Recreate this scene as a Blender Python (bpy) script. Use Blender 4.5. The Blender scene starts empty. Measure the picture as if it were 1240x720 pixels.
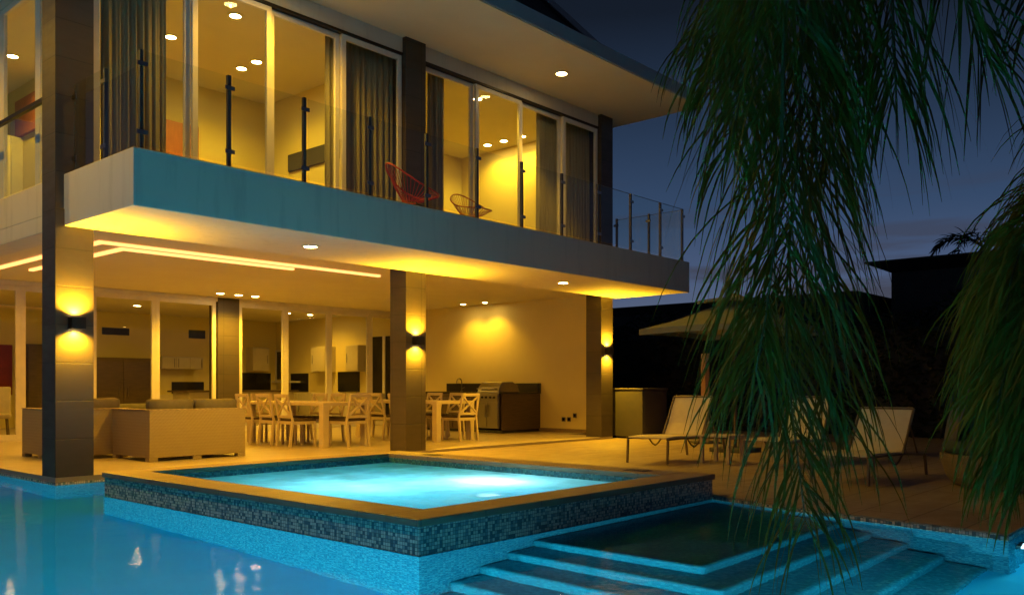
import bpy, bmesh, math, random
from mathutils import Vector, Matrix
random.seed(7)
C = bpy.context.scene
COL = C.collection
R = math.radians

# ------------------------------------------------------------------ frame of reference
# X runs along the facade (to the right), Y into the house, terrace floor is z = 0
F, CX, HY = 1053.5, 620.0, 467.5
YAW = math.atan2(935.0, F)
FW = Vector((math.cos(YAW), math.sin(YAW), 0)); RT = Vector((math.sin(YAW), -math.cos(YAW), 0))
def onY(px, py, Y):
    t = (px-CX)/F; d = Y/(FW.y+t*RT.y)
    return Vector((d*(FW.x+t*RT.x), Y, 1+(HY-py)/F*d))
def onX(px, py, X):
    t = (px-CX)/F; d = X/(FW.x+t*RT.x)
    return Vector((X, d*(FW.y+t*RT.y), 1+(HY-py)/F*d))
def onD(px, py, d):
    t = (px-CX)/F
    v = FW*d+RT*(t*d); v.z = 1+(HY-py)/F*d
    return v

# ------------------------------------------------------------------ materials
def newmat(name):
    m = bpy.data.materials.new(name); m.use_nodes = True
    nt = m.node_tree; nt.nodes.clear()
    out = nt.nodes.new('ShaderNodeOutputMaterial')
    return m, nt, out
def N(nt, t, **kw):
    n = nt.nodes.new(t)
    for k, v in kw.items():
        if k in n.inputs: n.inputs[k].default_value = v
        else: setattr(n, k, v)
    return n
def L(nt, a, b): nt.links.new(a, b)
def mix_col(nt, fac, a, b):
    n = nt.nodes.new('ShaderNodeMix'); n.data_type = 'RGBA'
    for s, v in ((n.inputs[0], fac), (n.inputs[6], a), (n.inputs[7], b)):
        if hasattr(v, 'links'): L(nt, v, s)
        elif isinstance(v, (int, float)): s.default_value = v
        else: s.default_value = (*v, 1)
    return n.outputs[2]
def math_(nt, op, a, b=None):
    n = nt.nodes.new('ShaderNodeMath'); n.operation = op
    for s, v in ((n.inputs[0], a), (n.inputs[1], b)):
        if v is None: continue
        if hasattr(v, 'links'): L(nt, v, s)
        else: s.default_value = v
    return n.outputs[0]
def plain(name, c1, c2=None, rough=.5, metal=0., scale=3., bump=0., bscale=40., spec=.5, stretch=(1,1,1), coat=0.):
    m, nt, out = newmat(name)
    p = N(nt, 'ShaderNodeBsdfPrincipled', Roughness=rough, Metallic=metal)
    p.inputs['Specular IOR Level'].default_value = spec
    p.inputs['Coat Weight'].default_value = coat
    tc = N(nt, 'ShaderNodeTexCoord'); mp = N(nt, 'ShaderNodeMapping'); mp.inputs['Scale'].default_value = stretch
    L(nt, tc.outputs['Object'], mp.inputs[0])
    n1 = N(nt, 'ShaderNodeTexNoise', Scale=scale, Detail=6., Roughness=.6)
    L(nt, mp.outputs[0], n1.inputs['Vector'])
    c2 = c2 or tuple(x*.86 for x in c1)
    rmp = N(nt, 'ShaderNodeMapRange'); rmp.inputs['From Min'].default_value = .3; rmp.inputs['From Max'].default_value = .7
    L(nt, n1.outputs['Fac'], rmp.inputs['Value'])
    L(nt, mix_col(nt, rmp.outputs[0], c1, c2), p.inputs['Base Color'])
    rr = N(nt, 'ShaderNodeMapRange'); rr.inputs['To Min'].default_value = rough*.85; rr.inputs['To Max'].default_value = min(1, rough*1.15)
    L(nt, n1.outputs['Fac'], rr.inputs['Value']); L(nt, rr.outputs[0], p.inputs['Roughness'])
    if bump:
        n2 = N(nt, 'ShaderNodeTexNoise', Scale=bscale, Detail=4.)
        L(nt, mp.outputs[0], n2.inputs['Vector'])
        b = N(nt, 'ShaderNodeBump', Strength=bump, Distance=.01); L(nt, n2.outputs['Fac'], b.inputs['Height']); L(nt, b.outputs[0], p.inputs['Normal'])
    L(nt, p.outputs[0], out.inputs[0]); return m
def tiled(name, c1, c2, joint, w, h, axes='XY', gap=.006, rough=.35, bump=.3, vary=.18, offset=0.):
    """stone cladding / floor tiles: brick texture laid on the given object axes"""
    m, nt, out = newmat(name)
    p = N(nt, 'ShaderNodeBsdfPrincipled', Roughness=rough)
    tc = N(nt, 'ShaderNodeTexCoord'); sx = N(nt, 'ShaderNodeSeparateXYZ'); L(nt, tc.outputs['Object'], sx.inputs[0])
    cb = N(nt, 'ShaderNodeCombineXYZ')
    if axes == 'WALL': L(nt, math_(nt, 'ADD', sx.outputs['X'], sx.outputs['Y']), cb.inputs[0]); L(nt, sx.outputs['Z'], cb.inputs[1])
    else: L(nt, sx.outputs['X'], cb.inputs[0]); L(nt, sx.outputs['Y'], cb.inputs[1])
    br = N(nt, 'ShaderNodeTexBrick', offset=offset, squash=1.)
    br.inputs['Scale'].default_value = 1; br.inputs['Brick Width'].default_value = w; br.inputs['Row Height'].default_value = h
    br.inputs['Mortar Size'].default_value = gap; br.inputs['Mortar Smooth'].default_value = .2; br.inputs['Bias'].default_value = 0
    br.inputs['Color1'].default_value = (*c1, 1); br.inputs['Color2'].default_value = (*[x*(1-vary) for x in c1], 1); br.inputs['Mortar'].default_value = (*joint, 1)
    L(nt, cb.outputs[0], br.inputs['Vector'])
    n1 = N(nt, 'ShaderNodeTexNoise', Scale=2.5, Detail=8., Roughness=.65)
    mp = N(nt, 'ShaderNodeMapping'); mp.inputs['Scale'].default_value = (1, 2.5, 1) if axes != 'WALL' else (1, 1, 4)
    L(nt, tc.outputs['Object'], mp.inputs[0]); L(nt, mp.outputs[0], n1.inputs['Vector'])
    rmp = N(nt, 'ShaderNodeMapRange'); rmp.inputs['From Min'].default_value = .35; rmp.inputs['From Max'].default_value = .75; rmp.inputs['To Max'].default_value = .7
    L(nt, n1.outputs['Fac'], rmp.inputs['Value'])
    L(nt, mix_col(nt, rmp.outputs[0], br.outputs['Color'], c2), p.inputs['Base Color'])
    rr = N(nt, 'ShaderNodeMapRange'); rr.inputs['To Min'].default_value = rough*.7; rr.inputs['To Max'].default_value = min(1, rough*1.4)
    L(nt, n1.outputs['Fac'], rr.inputs['Value']); L(nt, rr.outputs[0], p.inputs['Roughness'])
    b = N(nt, 'ShaderNodeBump', Strength=bump, Distance=.004); b.invert = True
    L(nt, br.outputs['Fac'], b.inputs['Height']); L(nt, b.outputs[0], p.inputs['Normal'])
    L(nt, p.outputs[0], out.inputs[0]); return m
def mosaic(name, stops, cell=.024, rough=.25, grout=(.12,.13,.13)):
    """glass mosaic: every little tile takes a random colour of the mix"""
    m, nt, out = newmat(name)
    p = N(nt, 'ShaderNodeBsdfPrincipled', Roughness=rough)
    tc = N(nt, 'ShaderNodeTexCoord')
    sc = N(nt, 'ShaderNodeVectorMath', operation='SCALE'); sc.inputs['Scale'].default_value = 1/cell
    ad = N(nt, 'ShaderNodeVectorMath', operation='ADD'); ad.inputs[1].default_value = (.37, .37, .37)
    L(nt, tc.outputs['Object'], sc.inputs[0]); L(nt, sc.outputs[0], ad.inputs[0])
    fl = N(nt, 'ShaderNodeVectorMath', operation='FLOOR'); L(nt, ad.outputs[0], fl.inputs[0])
    wn = N(nt, 'ShaderNodeTexWhiteNoise', noise_dimensions='3D'); L(nt, fl.outputs[0], wn.inputs['Vector'])
    cr = N(nt, 'ShaderNodeValToRGB'); cr.color_ramp.interpolation = 'CONSTANT'
    e = cr.color_ramp.elements
    while len(e) < len(stops): e.new(.5)
    for k, (pos, c) in enumerate(stops): e[k].position = pos; e[k].color = (*c, 1)
    L(nt, wn.outputs['Value'], cr.inputs[0])
    fr = N(nt, 'ShaderNodeVectorMath', operation='FRACTION'); L(nt, ad.outputs[0], fr.inputs[0])
    s2 = N(nt, 'ShaderNodeVectorMath', operation='SUBTRACT'); s2.inputs[1].default_value = (.5, .5, .5); L(nt, fr.outputs[0], s2.inputs[0])
    ab = N(nt, 'ShaderNodeVectorMath', operation='ABSOLUTE'); L(nt, s2.outputs[0], ab.inputs[0])
    sx = N(nt, 'ShaderNodeSeparateXYZ'); L(nt, ab.outputs[0], sx.inputs[0])
    geo = N(nt, 'ShaderNodeNewGeometry'); an = N(nt, 'ShaderNodeVectorMath', operation='ABSOLUTE'); L(nt, geo.outputs['Normal'], an.inputs[0])
    sn = N(nt, 'ShaderNodeSeparateXYZ'); L(nt, an.outputs[0], sn.inputs[0])
    edge = None
    for ax in 'XYZ':        # the grout follows the two axes that lie in the face
        on = math_(nt, 'MULTIPLY', math_(nt, 'GREATER_THAN', sx.outputs[ax], .43), math_(nt, 'LESS_THAN', sn.outputs[ax], .6))
        edge = on if edge is None else math_(nt, 'MAXIMUM', edge, on)
    L(nt, mix_col(nt, edge, cr.outputs[0], grout), p.inputs['Base Color'])
    b = N(nt, 'ShaderNodeBump', Strength=.35, Distance=.003); b.invert = True
    L(nt, edge, b.inputs['Height']); L(nt, b.outputs[0], p.inputs['Normal'])
    L(nt, p.outputs[0], out.inputs[0]); return m
def emit(name, c, s):
    m, nt, out = newmat(name)
    e = N(nt, 'ShaderNodeEmission', Strength=s); e.inputs[0].default_value = (*c, 1)
    L(nt, e.outputs[0], out.inputs[0]); return m
def glassmat(name, tint=(.96,.97,.95), refl=1.0, rough=0.0):
    m, nt, out = newmat(name)
    tr = N(nt, 'ShaderNodeBsdfTransparent'); tr.inputs[0].default_value = (*tint, 1)
    gl = N(nt, 'ShaderNodeBsdfGlossy', Roughness=rough)
    fr = N(nt, 'ShaderNodeFresnel', IOR=1.5); geo = N(nt, 'ShaderNodeNewGeometry')
    f = math_(nt, 'MULTIPLY', math_(nt, 'MULTIPLY', fr.outputs[0], refl), math_(nt, 'SUBTRACT', 1.0, geo.outputs['Backfacing']))
    mx = N(nt, 'ShaderNodeMixShader'); L(nt, f, mx.inputs[0]); L(nt, tr.outputs[0], mx.inputs[1]); L(nt, gl.outputs[0], mx.inputs[2])
    L(nt, mx.outputs[0], out.inputs[0]); return m
def water(name, rough=.04, bump=.12, scale=1.6, tint=(.86,.97,1.), milky=0., milk=(.6,.95,.95)):
    m, nt, out = newmat(name)
    tc = N(nt, 'ShaderNodeTexCoord')
    n1 = N(nt, 'ShaderNodeTexNoise', Scale=scale, Detail=3., Roughness=.5); L(nt, tc.outputs['Object'], n1.inputs['Vector'])
    n2 = N(nt, 'ShaderNodeTexNoise', Scale=scale*7, Detail=2.); L(nt, tc.outputs['Object'], n2.inputs['Vector'])
    h = math_(nt, 'ADD', n1.outputs['Fac'], math_(nt, 'MULTIPLY', n2.outputs['Fac'], .12))
    b = N(nt, 'ShaderNodeBump', Strength=bump, Distance=.05); L(nt, h, b.inputs['Height'])
    rf = N(nt, 'ShaderNodeBsdfRefraction', Roughness=rough*.5, IOR=1.333); rf.inputs[0].default_value = (*tint, 1)
    gl = N(nt, 'ShaderNodeBsdfGlossy', Roughness=rough)
    fr = N(nt, 'ShaderNodeFresnel', IOR=1.333)
    for s in (rf, gl, fr): L(nt, b.outputs[0], s.inputs['Normal'])
    under = rf.outputs[0]
    if milky:
        tl = N(nt, 'ShaderNodeBsdfTranslucent'); tl.inputs[0].default_value = (*milk, 1)
        n3 = N(nt, 'ShaderNodeTexNoise', Scale=2.2, Detail=5., Roughness=.6); L(nt, tc.outputs['Object'], n3.inputs['Vector'])
        mr = N(nt, 'ShaderNodeMapRange'); mr.inputs['From Min'].default_value = .3; mr.inputs['From Max'].default_value = .7
        mr.inputs['To Min'].default_value = milky*.55; mr.inputs['To Max'].default_value = min(1, milky*1.3); L(nt, n3.outputs['Fac'], mr.inputs['Value'])
        mm = N(nt, 'ShaderNodeMixShader'); L(nt, mr.outputs[0], mm.inputs[0]); L(nt, rf.outputs[0], mm.inputs[1]); L(nt, tl.outputs[0], mm.inputs[2])
        under = mm.outputs[0]
    mx = N(nt, 'ShaderNodeMixShader'); L(nt, math_(nt, 'MULTIPLY', fr.outputs[0], .27), mx.inputs[0]); L(nt, under, mx.inputs[1]); L(nt, gl.outputs[0], mx.inputs[2])
    L(nt, mx.outputs[0], out.inputs[0]); return m
def weave(name, c1, c2, pitch=.018):
    m, nt, out = newmat(name)
    p = N(nt, 'ShaderNodeBsdfPrincipled', Roughness=.6)
    tc = N(nt, 'ShaderNodeTexCoord'); sx = N(nt, 'ShaderNodeSeparateXYZ'); L(nt, tc.outputs['Object'], sx.inputs[0])
    k = 2*math.pi/pitch
    u = math_(nt, 'ADD', sx.outputs['X'], sx.outputs['Y'])
    a = math_(nt, 'SINE', math_(nt, 'MULTIPLY', sx.outputs['Z'], k))
    c = math_(nt, 'SINE', math_(nt, 'MULTIPLY', u, k*.35))
    w = math_(nt, 'MULTIPLY', a, c)
    n1 = N(nt, 'ShaderNodeTexNoise', Scale=4., Detail=6., Roughness=.7); mp = N(nt, 'ShaderNodeMapping'); mp.inputs['Scale'].default_value = (1, 1, 18)
    L(nt, tc.outputs['Object'], mp.inputs[0]); L(nt, mp.outputs[0], n1.inputs['Vector'])
    band = math_(nt, 'MULTIPLY', math_(nt, 'ADD', math_(nt, 'SINE', math_(nt, 'MULTIPLY', sx.outputs['Z'], 2*math.pi/.042)), 1.0), .09)
    f_ = math_(nt, 'ADD', math_(nt, 'MULTIPLY', n1.outputs['Fac'], .75), band)
    L(nt, mix_col(nt, f_, c1, c2), p.inputs['Base Color'])
    b = N(nt, 'ShaderNodeBump', Strength=.8, Distance=.006); L(nt, w, b.inputs['Height']); L(nt, b.outputs[0], p.inputs['Normal'])
    L(nt, p.outputs[0], out.inputs[0]); return m
def leafmat(name, c1, c2, trans=.35, dry=(.15,.11,.03)):
    m, nt, out = newmat(name)
    tc = N(nt, 'ShaderNodeTexCoord'); n1 = N(nt, 'ShaderNodeTexNoise', Scale=3., Detail=4.); L(nt, tc.outputs['Object'], n1.inputs['Vector'])
    rmp = N(nt, 'ShaderNodeMapRange'); rmp.inputs['From Min'].default_value = .35; rmp.inputs['From Max'].default_value = .65
    L(nt, n1.outputs['Fac'], rmp.inputs['Value'])
    col = mix_col(nt, rmp.outputs[0], c1, c2)
    p = N(nt, 'ShaderNodeBsdfPrincipled', Roughness=.55); p.inputs['Specular IOR Level'].default_value = .25
    n9 = N(nt, 'ShaderNodeTexNoise', Scale=9., Detail=2.); L(nt, tc.outputs['Object'], n9.inputs['Vector'])
    r9 = N(nt, 'ShaderNodeMapRange'); r9.inputs['From Min'].default_value = .63; r9.inputs['From Max'].default_value = .72; r9.inputs['To Max'].default_value = .6; L(nt, n9.outputs['Fac'], r9.inputs['Value'])
    col = mix_col(nt, r9.outputs[0], col, dry)
    L(nt, col, p.inputs['Base Color'])
    t = N(nt, 'ShaderNodeBsdfTranslucent'); L(nt, col, t.inputs[0])
    mx = N(nt, 'ShaderNodeMixShader'); mx.inputs[0].default_value = trans
    L(nt, p.outputs[0], mx.inputs[1]); L(nt, t.outputs[0], mx.inputs[2]); L(nt, mx.outputs[0], out.inputs[0]); return m

M = {}
M['white']   = plain('white_render', (.70,.67,.60), (.64,.61,.545), .65, scale=1.2, bump=.08, bscale=60)
def weathered(name, c, stain, rough):
    m = plain(name, c, tuple(x*.93 for x in c), rough, scale=.8, bump=.12, bscale=45); nt = m.node_tree
    p = [n for n in nt.nodes if n.type == 'BSDF_PRINCIPLED'][0]; src = p.inputs['Base Color'].links[0].from_socket
    tc = N(nt, 'ShaderNodeTexCoord'); mp = N(nt, 'ShaderNodeMapping'); mp.inputs['Scale'].default_value = (5,5,.5); L(nt, tc.outputs['Object'], mp.inputs[0])
    n1 = N(nt, 'ShaderNodeTexNoise', Scale=1.6, Detail=8., Roughness=.7); L(nt, mp.outputs[0], n1.inputs['Vector'])
    r = N(nt, 'ShaderNodeMapRange'); r.inputs['From Min'].default_value = .52; r.inputs['From Max'].default_value = .78; r.inputs['To Max'].default_value = .55; L(nt, n1.outputs['Fac'], r.inputs['Value'])
    L(nt, mix_col(nt, r.outputs[0], src, stain), p.inputs['Base Color']); return m
M['white']   = weathered('white_render', (.70,.64,.53), (.42,.38,.31), .65)
M['soffit']  = plain('soffit_paint', (.75,.69,.50), (.69,.63,.455), .7, scale=.9)
M['cream']   = plain('cream_wall', (.76,.65,.24), (.72,.61,.22), .7, scale=1.1, bump=.05)
M['frame']   = plain('white_aluminium', (.76,.72,.64), None, .35, scale=4)
M['stone']   = tiled('dark_stone_cladding', (.070,.054,.040), (.046,.036,.027), (.018,.014,.011), .9, .42, 'WALL', .006, .5, .6, .2)
M['floor']   = tiled('travertine_floor', (.52,.44,.33), (.42,.34,.24), (.26,.21,.15), .6, .6, 'XY', .004, .32, .25, .1)
M['deckst']  = tiled('deck_stone', (.36,.28,.19), (.22,.16,.105), (.10,.072,.05), .9, .45, 'XY', .008, .5, .35, .16, .5)
M['coping']  = tiled('coping_stone', (.30,.21,.13), (.21,.14,.085), (.10,.07,.05), .6, .6, 'XY', .005, .42, .35, .18)
M['mosaic']  = mosaic('glass_mosaic', [(0,(.10,.17,.19)),(.18,(.32,.38,.35)),(.42,(.64,.60,.48)),(.66,(.20,.28,.30)),(.75,(.72,.67,.55))])
M['mosaic_in'] = mosaic('pool_mosaic', [(0,(.03,.22,.31)),(.3,(.05,.29,.38)),(.6,(.02,.17,.27)),(.85,(.09,.35,.42))], grout=(.04,.26,.34))
M['plaster'] = plain('pool_plaster', (.012,.60,.88), (.010,.55,.83), .7, scale=2.2, bump=.08)
M['mosaic_st'] = mosaic('step_mosaic', [(0,(.015,.22,.30)),(.3,(.02,.27,.34)),(.6,(.012,.20,.27)),(.85,(.04,.30,.36))], cell=.03, grout=(.015,.24,.30))
M['spa_in']  = mosaic('spa_mosaic', [(0,(.02,.10,.13)),(.3,(.04,.20,.24)),(.6,(.03,.14,.20)),(.85,(.10,.26,.27))], grout=(.05,.12,.13))
M['glass']   = glassmat('window_glass', (.95,.96,.92), .55)
M['gedge'] = plain('polished_glass_edge', (.16,.20,.19), None, .25)
M['postmetal'] = plain('dark_steel', (.10,.09,.08), None, .45, .5)
M['railglass'] = glassmat('railing_glass', (.93,.96,.95), 1.0)
M['water']   = water('pool_water_surface', .06, .17, 1.3)
M['spawater'] = water('spa_water_surface', .10, .25, 3.5, milky=.8)
M['steel']   = plain('brushed_steel', (.27,.255,.235), None, .32, 1., scale=20, stretch=(1,1,12))
M['darkmetal'] = plain('dark_bronze_metal', (.035,.028,.022), None, .4, .6)
M['black']   = plain('black_gloss', (.012,.011,.010), None, .18)
M['granite'] = plain('black_granite', (.018,.016,.014), (.035,.03,.026), .22, scale=60)
M['brownwood'] = plain('dark_brown_wood', (.10,.065,.035), (.06,.038,.02), .45, scale=4, stretch=(1,1,8))
M['teak']    = plain('teak_panel', (.36,.20,.08), (.26,.14,.055), .5, scale=5, stretch=(1,1,9), bump=.15)
M['wicker']  = weave('pale_wicker', (.44,.35,.21), (.30,.23,.125))
M['trim'] = weave('plaited_trim', (.46,.36,.22), (.36,.27,.15), .03)
M['tanweave'] = weave('dark_wicker', (.26,.20,.12), (.17,.125,.07))
M['cushion'] = plain('taupe_fabric', (.13,.11,.085), (.10,.085,.065), .85, scale=6, bump=.25, bscale=220)
M['pillow']  = plain('oatmeal_fabric', (.52,.45,.33), None, .9, scale=6, bump=.25, bscale=220)
M['paintwood'] = plain('ivory_painted_wood', (.60,.50,.33), (.52,.43,.28), .42, scale=6)
M['seat']    = plain('brown_seat_pad', (.07,.045,.028), None, .7, bump=.2, bscale=150)
M['sling']   = plain('beige_sling_mesh', (.68,.60,.45), (.62,.54,.40), .75, scale=12, bump=.25, bscale=300)
M['lframe']  = plain('bronze_lounger_frame', (.17,.125,.075), None, .45, .1)
M['canvas']  = plain('olive_canvas', (.17,.18,.125), (.145,.155,.105), .85, scale=5, bump=.15, bscale=200)
def cloth(name, c, trans):
    m = plain(name, c, tuple(x*.8 for x in c), .9, scale=3, stretch=(6,6,.5)); nt = m.node_tree
    p = [n for n in nt.nodes if n.type == 'BSDF_PRINCIPLED'][0]; out = [n for n in nt.nodes if n.type == 'OUTPUT_MATERIAL'][0]
    t = N(nt, 'ShaderNodeBsdfTranslucent'); t.inputs[0].default_value = (*c, 1); mx = N(nt, 'ShaderNodeMixShader'); mx.inputs[0].default_value = trans
    L(nt, p.outputs[0], mx.inputs[1]); L(nt, t.outputs[0], mx.inputs[2]); L(nt, mx.outputs[0], out.inputs[0]); return m
M['curtain'] = cloth('taupe_curtain', (.42,.37,.26), .16)
M['red']     = plain('red_cord', (.42,.022,.012), None, .45)
M['orange']  = plain('orange_cord', (.45,.13,.03), None, .45)
M['greybox'] = plain('grey_panel', (.060,.055,.05), (.05,.046,.042), .55, scale=2, bump=.1)
M['roof']    = tiled('dark_roof_tiles', (.045,.038,.033), (.03,.026,.022), (.012,.011,.010), .3, .25, 'XY', .02, .7, .8, .3, .5)
M['fascia']  = plain('grey_fascia', (.42,.42,.42), (.36,.36,.36), .6, scale=2)
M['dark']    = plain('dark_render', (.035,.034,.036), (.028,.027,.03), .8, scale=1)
M['soil']    = plain('dark_lawn', (.02,.028,.012), (.014,.018,.009), .95, scale=8, bump=.5, bscale=30)
M['trunk']   = plain('palm_trunk_bark', (.12,.095,.065), (.07,.055,.04), .9, scale=6, bump=.6, bscale=25, stretch=(1,1,5))
M['leaf']    = leafmat('palm_leaf', (.056,.064,.004), (.105,.100,.008))
M['leaf2']   = leafmat('bright_palm_leaf', (.075,.098,.008), (.12,.13,.012))
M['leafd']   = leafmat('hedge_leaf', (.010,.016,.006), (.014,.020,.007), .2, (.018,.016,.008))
M['rachis']  = plain('frond_stem', (.06,.07,.02), (.09,.08,.03), .5)
M['redart']  = plain('red_canvas', (.30,.02,.01), (.16,.012,.008), .6, scale=2.5)
M['headboard'] = plain('orange_wood', (.40,.13,.04), (.30,.09,.028), .45, scale=4, stretch=(6,1,1))
M['teal']    = plain('dark_green_cushion', (.03,.055,.045), None, .85, bump=.2, bscale=200)
M['cab']     = plain('cream_cabinet', (.62,.55,.36), None, .4)
M['bulb']    = emit('warm_lamp_lens', (1.,.68,.24), 110.)
M['led']     = emit('warm_led_strip', (1.,.36,.10), 3.0)
M['sconce']  = emit('warm_sconce_lens', (1.,.72,.28), 30.)
M['poollens'] = emit('pool_lamp_lens', (.55,.85,1.), 3.)

# ------------------------------------------------------------------ mesh helpers
ORG = {}      # world position of a thing's base
class MB:
    def __init__(s): s.v = []; s.f = []
    def add(s, vs, fs):
        b = len(s.v); s.v += [tuple(v) for v in vs]; s.f += [tuple(b+i for i in f) for f in fs]; return s
    def box(s, x0, x1, y0, y1, z0, z1):
        vs = [(x, y, z) for z in (z0, z1) for y in (y0, y1) for x in (x0, x1)]
        return s.add(vs, [(0,2,3,1),(4,5,7,6),(0,1,5,4),(2,6,7,3),(0,4,6,2),(1,3,7,5)])
    def bar(s, p, q, w, h=None, up=Vector((0,0,1))):
        """rectangular bar from p to q"""
        p, q = Vector(p), Vector(q); h = h or w; a = (q-p).normalized()
        u = a.cross(up)
        if u.length < 1e-3: u = a.cross(Vector((0,1,0)))
        u.normalize(); n = u.cross(a).normalized()
        vs = [c+u*(i*w/2)+n*(j*h/2) for c in (p, q) for i, j in ((-1,-1),(1,-1),(1,1),(-1,1))]
        return s.add(vs, [(3,2,1,0),(4,5,6,7),(0,1,5,4),(1,2,6,5),(2,3,7,6),(3,0,4,7)])
    def tube(s, pts, r, n=8, closed=False, caps=True):
        pts = [Vector(p) for p in pts]; m = len(pts)
        rs = r if isinstance(r, (list, tuple)) else [r]*m
        rings = []; prev = None
        for i, p in enumerate(pts):
            if closed: a = pts[(i+1) % m]-pts[i-1]
            else: a = pts[min(i+1, m-1)]-pts[max(i-1, 0)]
            a.normalize()
            u = (prev - a*prev.dot(a)) if prev is not None else a.orthogonal()
            if u.length < 1e-4: u = a.orthogonal()
            u.normalize(); prev = u; w = a.cross(u)
            rings.append([p+(u*math.cos(k*2*math.pi/n)+w*math.sin(k*2*math.pi/n))*rs[i] for k in range(n)])
        vs = [v for rg in rings for v in rg]; fs = []
        for i in range(m if closed else m-1):
            j = (i+1) % m
            for k in range(n): fs.append((i*n+k, i*n+(k+1) % n, j*n+(k+1) % n, j*n+k))
        if caps and not closed: fs += [tuple(range(n))[::-1], tuple((m-1)*n+k for k in range(n))]
        return s.add(vs, fs)
    def disc(s, c, r, z0, z1, n=20):
        return s.tube([(c[0], c[1], z0), (c[0], c[1], z1)], r, n)
    def lathe(s, c, prof, n=28):
        vs = [(c[0]+r*math.cos(k*2*math.pi/n), c[1]+r*math.sin(k*2*math.pi/n), c[2]+z) for r, z in prof for k in range(n)]
        fs = [(i*n+k, i*n+(k+1) % n, (i+1)*n+(k+1) % n, (i+1)*n+k) for i in range(len(prof)-1) for k in range(n)]
        return s.add(vs, fs)
    def prism(s, poly, z0, z1):
        n = len(poly)
        a = sum(poly[i][0]*poly[(i+1) % n][1]-poly[(i+1) % n][0]*poly[i][1] for i in range(n))
        if a < 0: poly = poly[::-1]
        vs = [(x, y, z0) for x, y in poly]+[(x, y, z1) for x, y in poly]
        return s.add(vs, [tuple(range(n))[::-1], tuple(range(n, 2*n))]+[(i, (i+1) % n, n+(i+1) % n, n+i) for i in range(n)])
    def build(s, name, mat, parent=None, bevel=0., smooth=False, origin=None, seg=2, sub=0):
        if parent is not None: o0 = ORG.get(parent, Vector((0,0,0)))
        elif origin is not None: o0 = Vector(origin)
        else:
            xs = [v[0] for v in s.v]; ys = [v[1] for v in s.v]; zs = [v[2] for v in s.v]
            o0 = Vector(((min(xs)+max(xs))/2, (min(ys)+max(ys))/2, min(zs)))
        me = bpy.data.meshes.new(name); me.from_pydata([Vector(v)-o0 for v in s.v], [], s.f); me.validate()
        bm = bmesh.new(); bm.from_mesh(me); bmesh.ops.recalc_face_normals(bm, faces=bm.faces); bm.to_mesh(me); bm.free()
        me.materials.append(mat)
        o = bpy.data.objects.new(name, me); COL.objects.link(o)
        if parent is not None: o.parent = parent; ORG[o] = o0
        else: o.location = o0; ORG[o] = o0
        if bevel:
            b = o.modifiers.new('bevel', 'BEVEL'); b.width = bevel; b.segments = seg; b.limit_method = 'ANGLE'
        if sub:
            u = o.modifiers.new('sub', 'SUBSURF'); u.levels = sub; u.render_levels = sub
        if smooth:
            for p in me.polygons: p.use_smooth = True
        return o
def tag(o, label=None, cat=None, group=None, kind=None):
    if label: o['label'] = label
    if cat: o['category'] = cat
    if group: o['group'] = group
    if kind: o['kind'] = kind
    return o
def thing(name, label, cat, loc=(0,0,0), group=None, rz=0):
    o = bpy.data.objects.new(name, None); COL.objects.link(o); o.location = loc; o.rotation_euler.z = rz
    o.empty_display_size = .2
    ORG[o] = Vector(loc) if rz == 0 else Vector((0,0,0))
    return tag(o, label, cat, group)
def lamp(kind, name, loc, energy, color, parent=None, **kw):
    l = bpy.data.lights.new(name, kind); l.energy = energy; l.color = color
    for k, v in kw.items():
        if k not in ('aim',): setattr(l, k, v)
    o = bpy.data.objects.new(name, l); COL.objects.link(o)
    p = Vector(loc)
    if parent is not None: o.parent = parent; p = p-ORG[parent]
    o.location = p
    if 'aim' in kw: o.rotation_euler = Vector(kw['aim']).to_track_quat('-Z', 'Y').to_euler()
    return o
def copy_tree(o, parent=None):
    c = o.copy(); COL.objects.link(c); c.parent = parent
    for ch in [x for x in o.children]: copy_tree(ch, c)
    return c
def struct(o): return tag(o, kind='structure')
WARM = (1., .525, .018)
GOLD = (1., .60, .02)

# ------------------------------------------------------------------ the setting: pool, decks, ground
ZW, ZD, ZF = -.085, -.04, -1.22            # water, pool deck, pool floor
EDGE = [(7.55, 4.12), (7.2, 2.95), (6.9, 1.45)]
gm = MB()
for (x0, x1, y0, y1) in ((-300,300,-300,-6),(-300,300,30,300),(-300,-7.6,-6,30),(24,300,-6,30)):
    gm.box(x0, x1, y0, y1, -.6, -.08)
struct(gm.build('ground', M['soil'], origin=(0,0,0)))
# terrace under the house
tm = MB(); tm.prism([(3.8,10.05),(14.36,10.05),(14.36,11.2),(15.6,11.2),(15.6,24),(3.8,24)], -.10, 0)
struct(tm.build('terrace', M['floor'], origin=(3.8,10.05,0)))
# pool deck: right side, behind the spa and the near side
dm = MB()
dm.prism([(5.2,8.72),(7.55,8.72),(7.55,4.12),*EDGE[1:],(24,1.45),(24,30),(15.62,30),(15.62,11.18),(14.38,11.18),(14.38,10.03),(5.2,10.03)], ZD-.06, ZD)
struct(dm.build('pool_deck', M['deckst'], origin=(7,4,ZD)))
nm = MB(); nm.box(-7.6, 24, -6, .6, ZD-.06, ZD); nm.box(-7.6, -7, .602, 30, ZD-.06, ZD); nm.box(-6.998, 3.79, 19, 30, ZD-.06, ZD); nm.box(13.9, 24, .602, 1.448, ZD-.06, ZD)
nm.box(3.81, 15.6, 24.01, 30, ZD-.06, ZD)
struct(nm.build('path', M['deckst'], origin=(0,0,ZD)))
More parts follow.
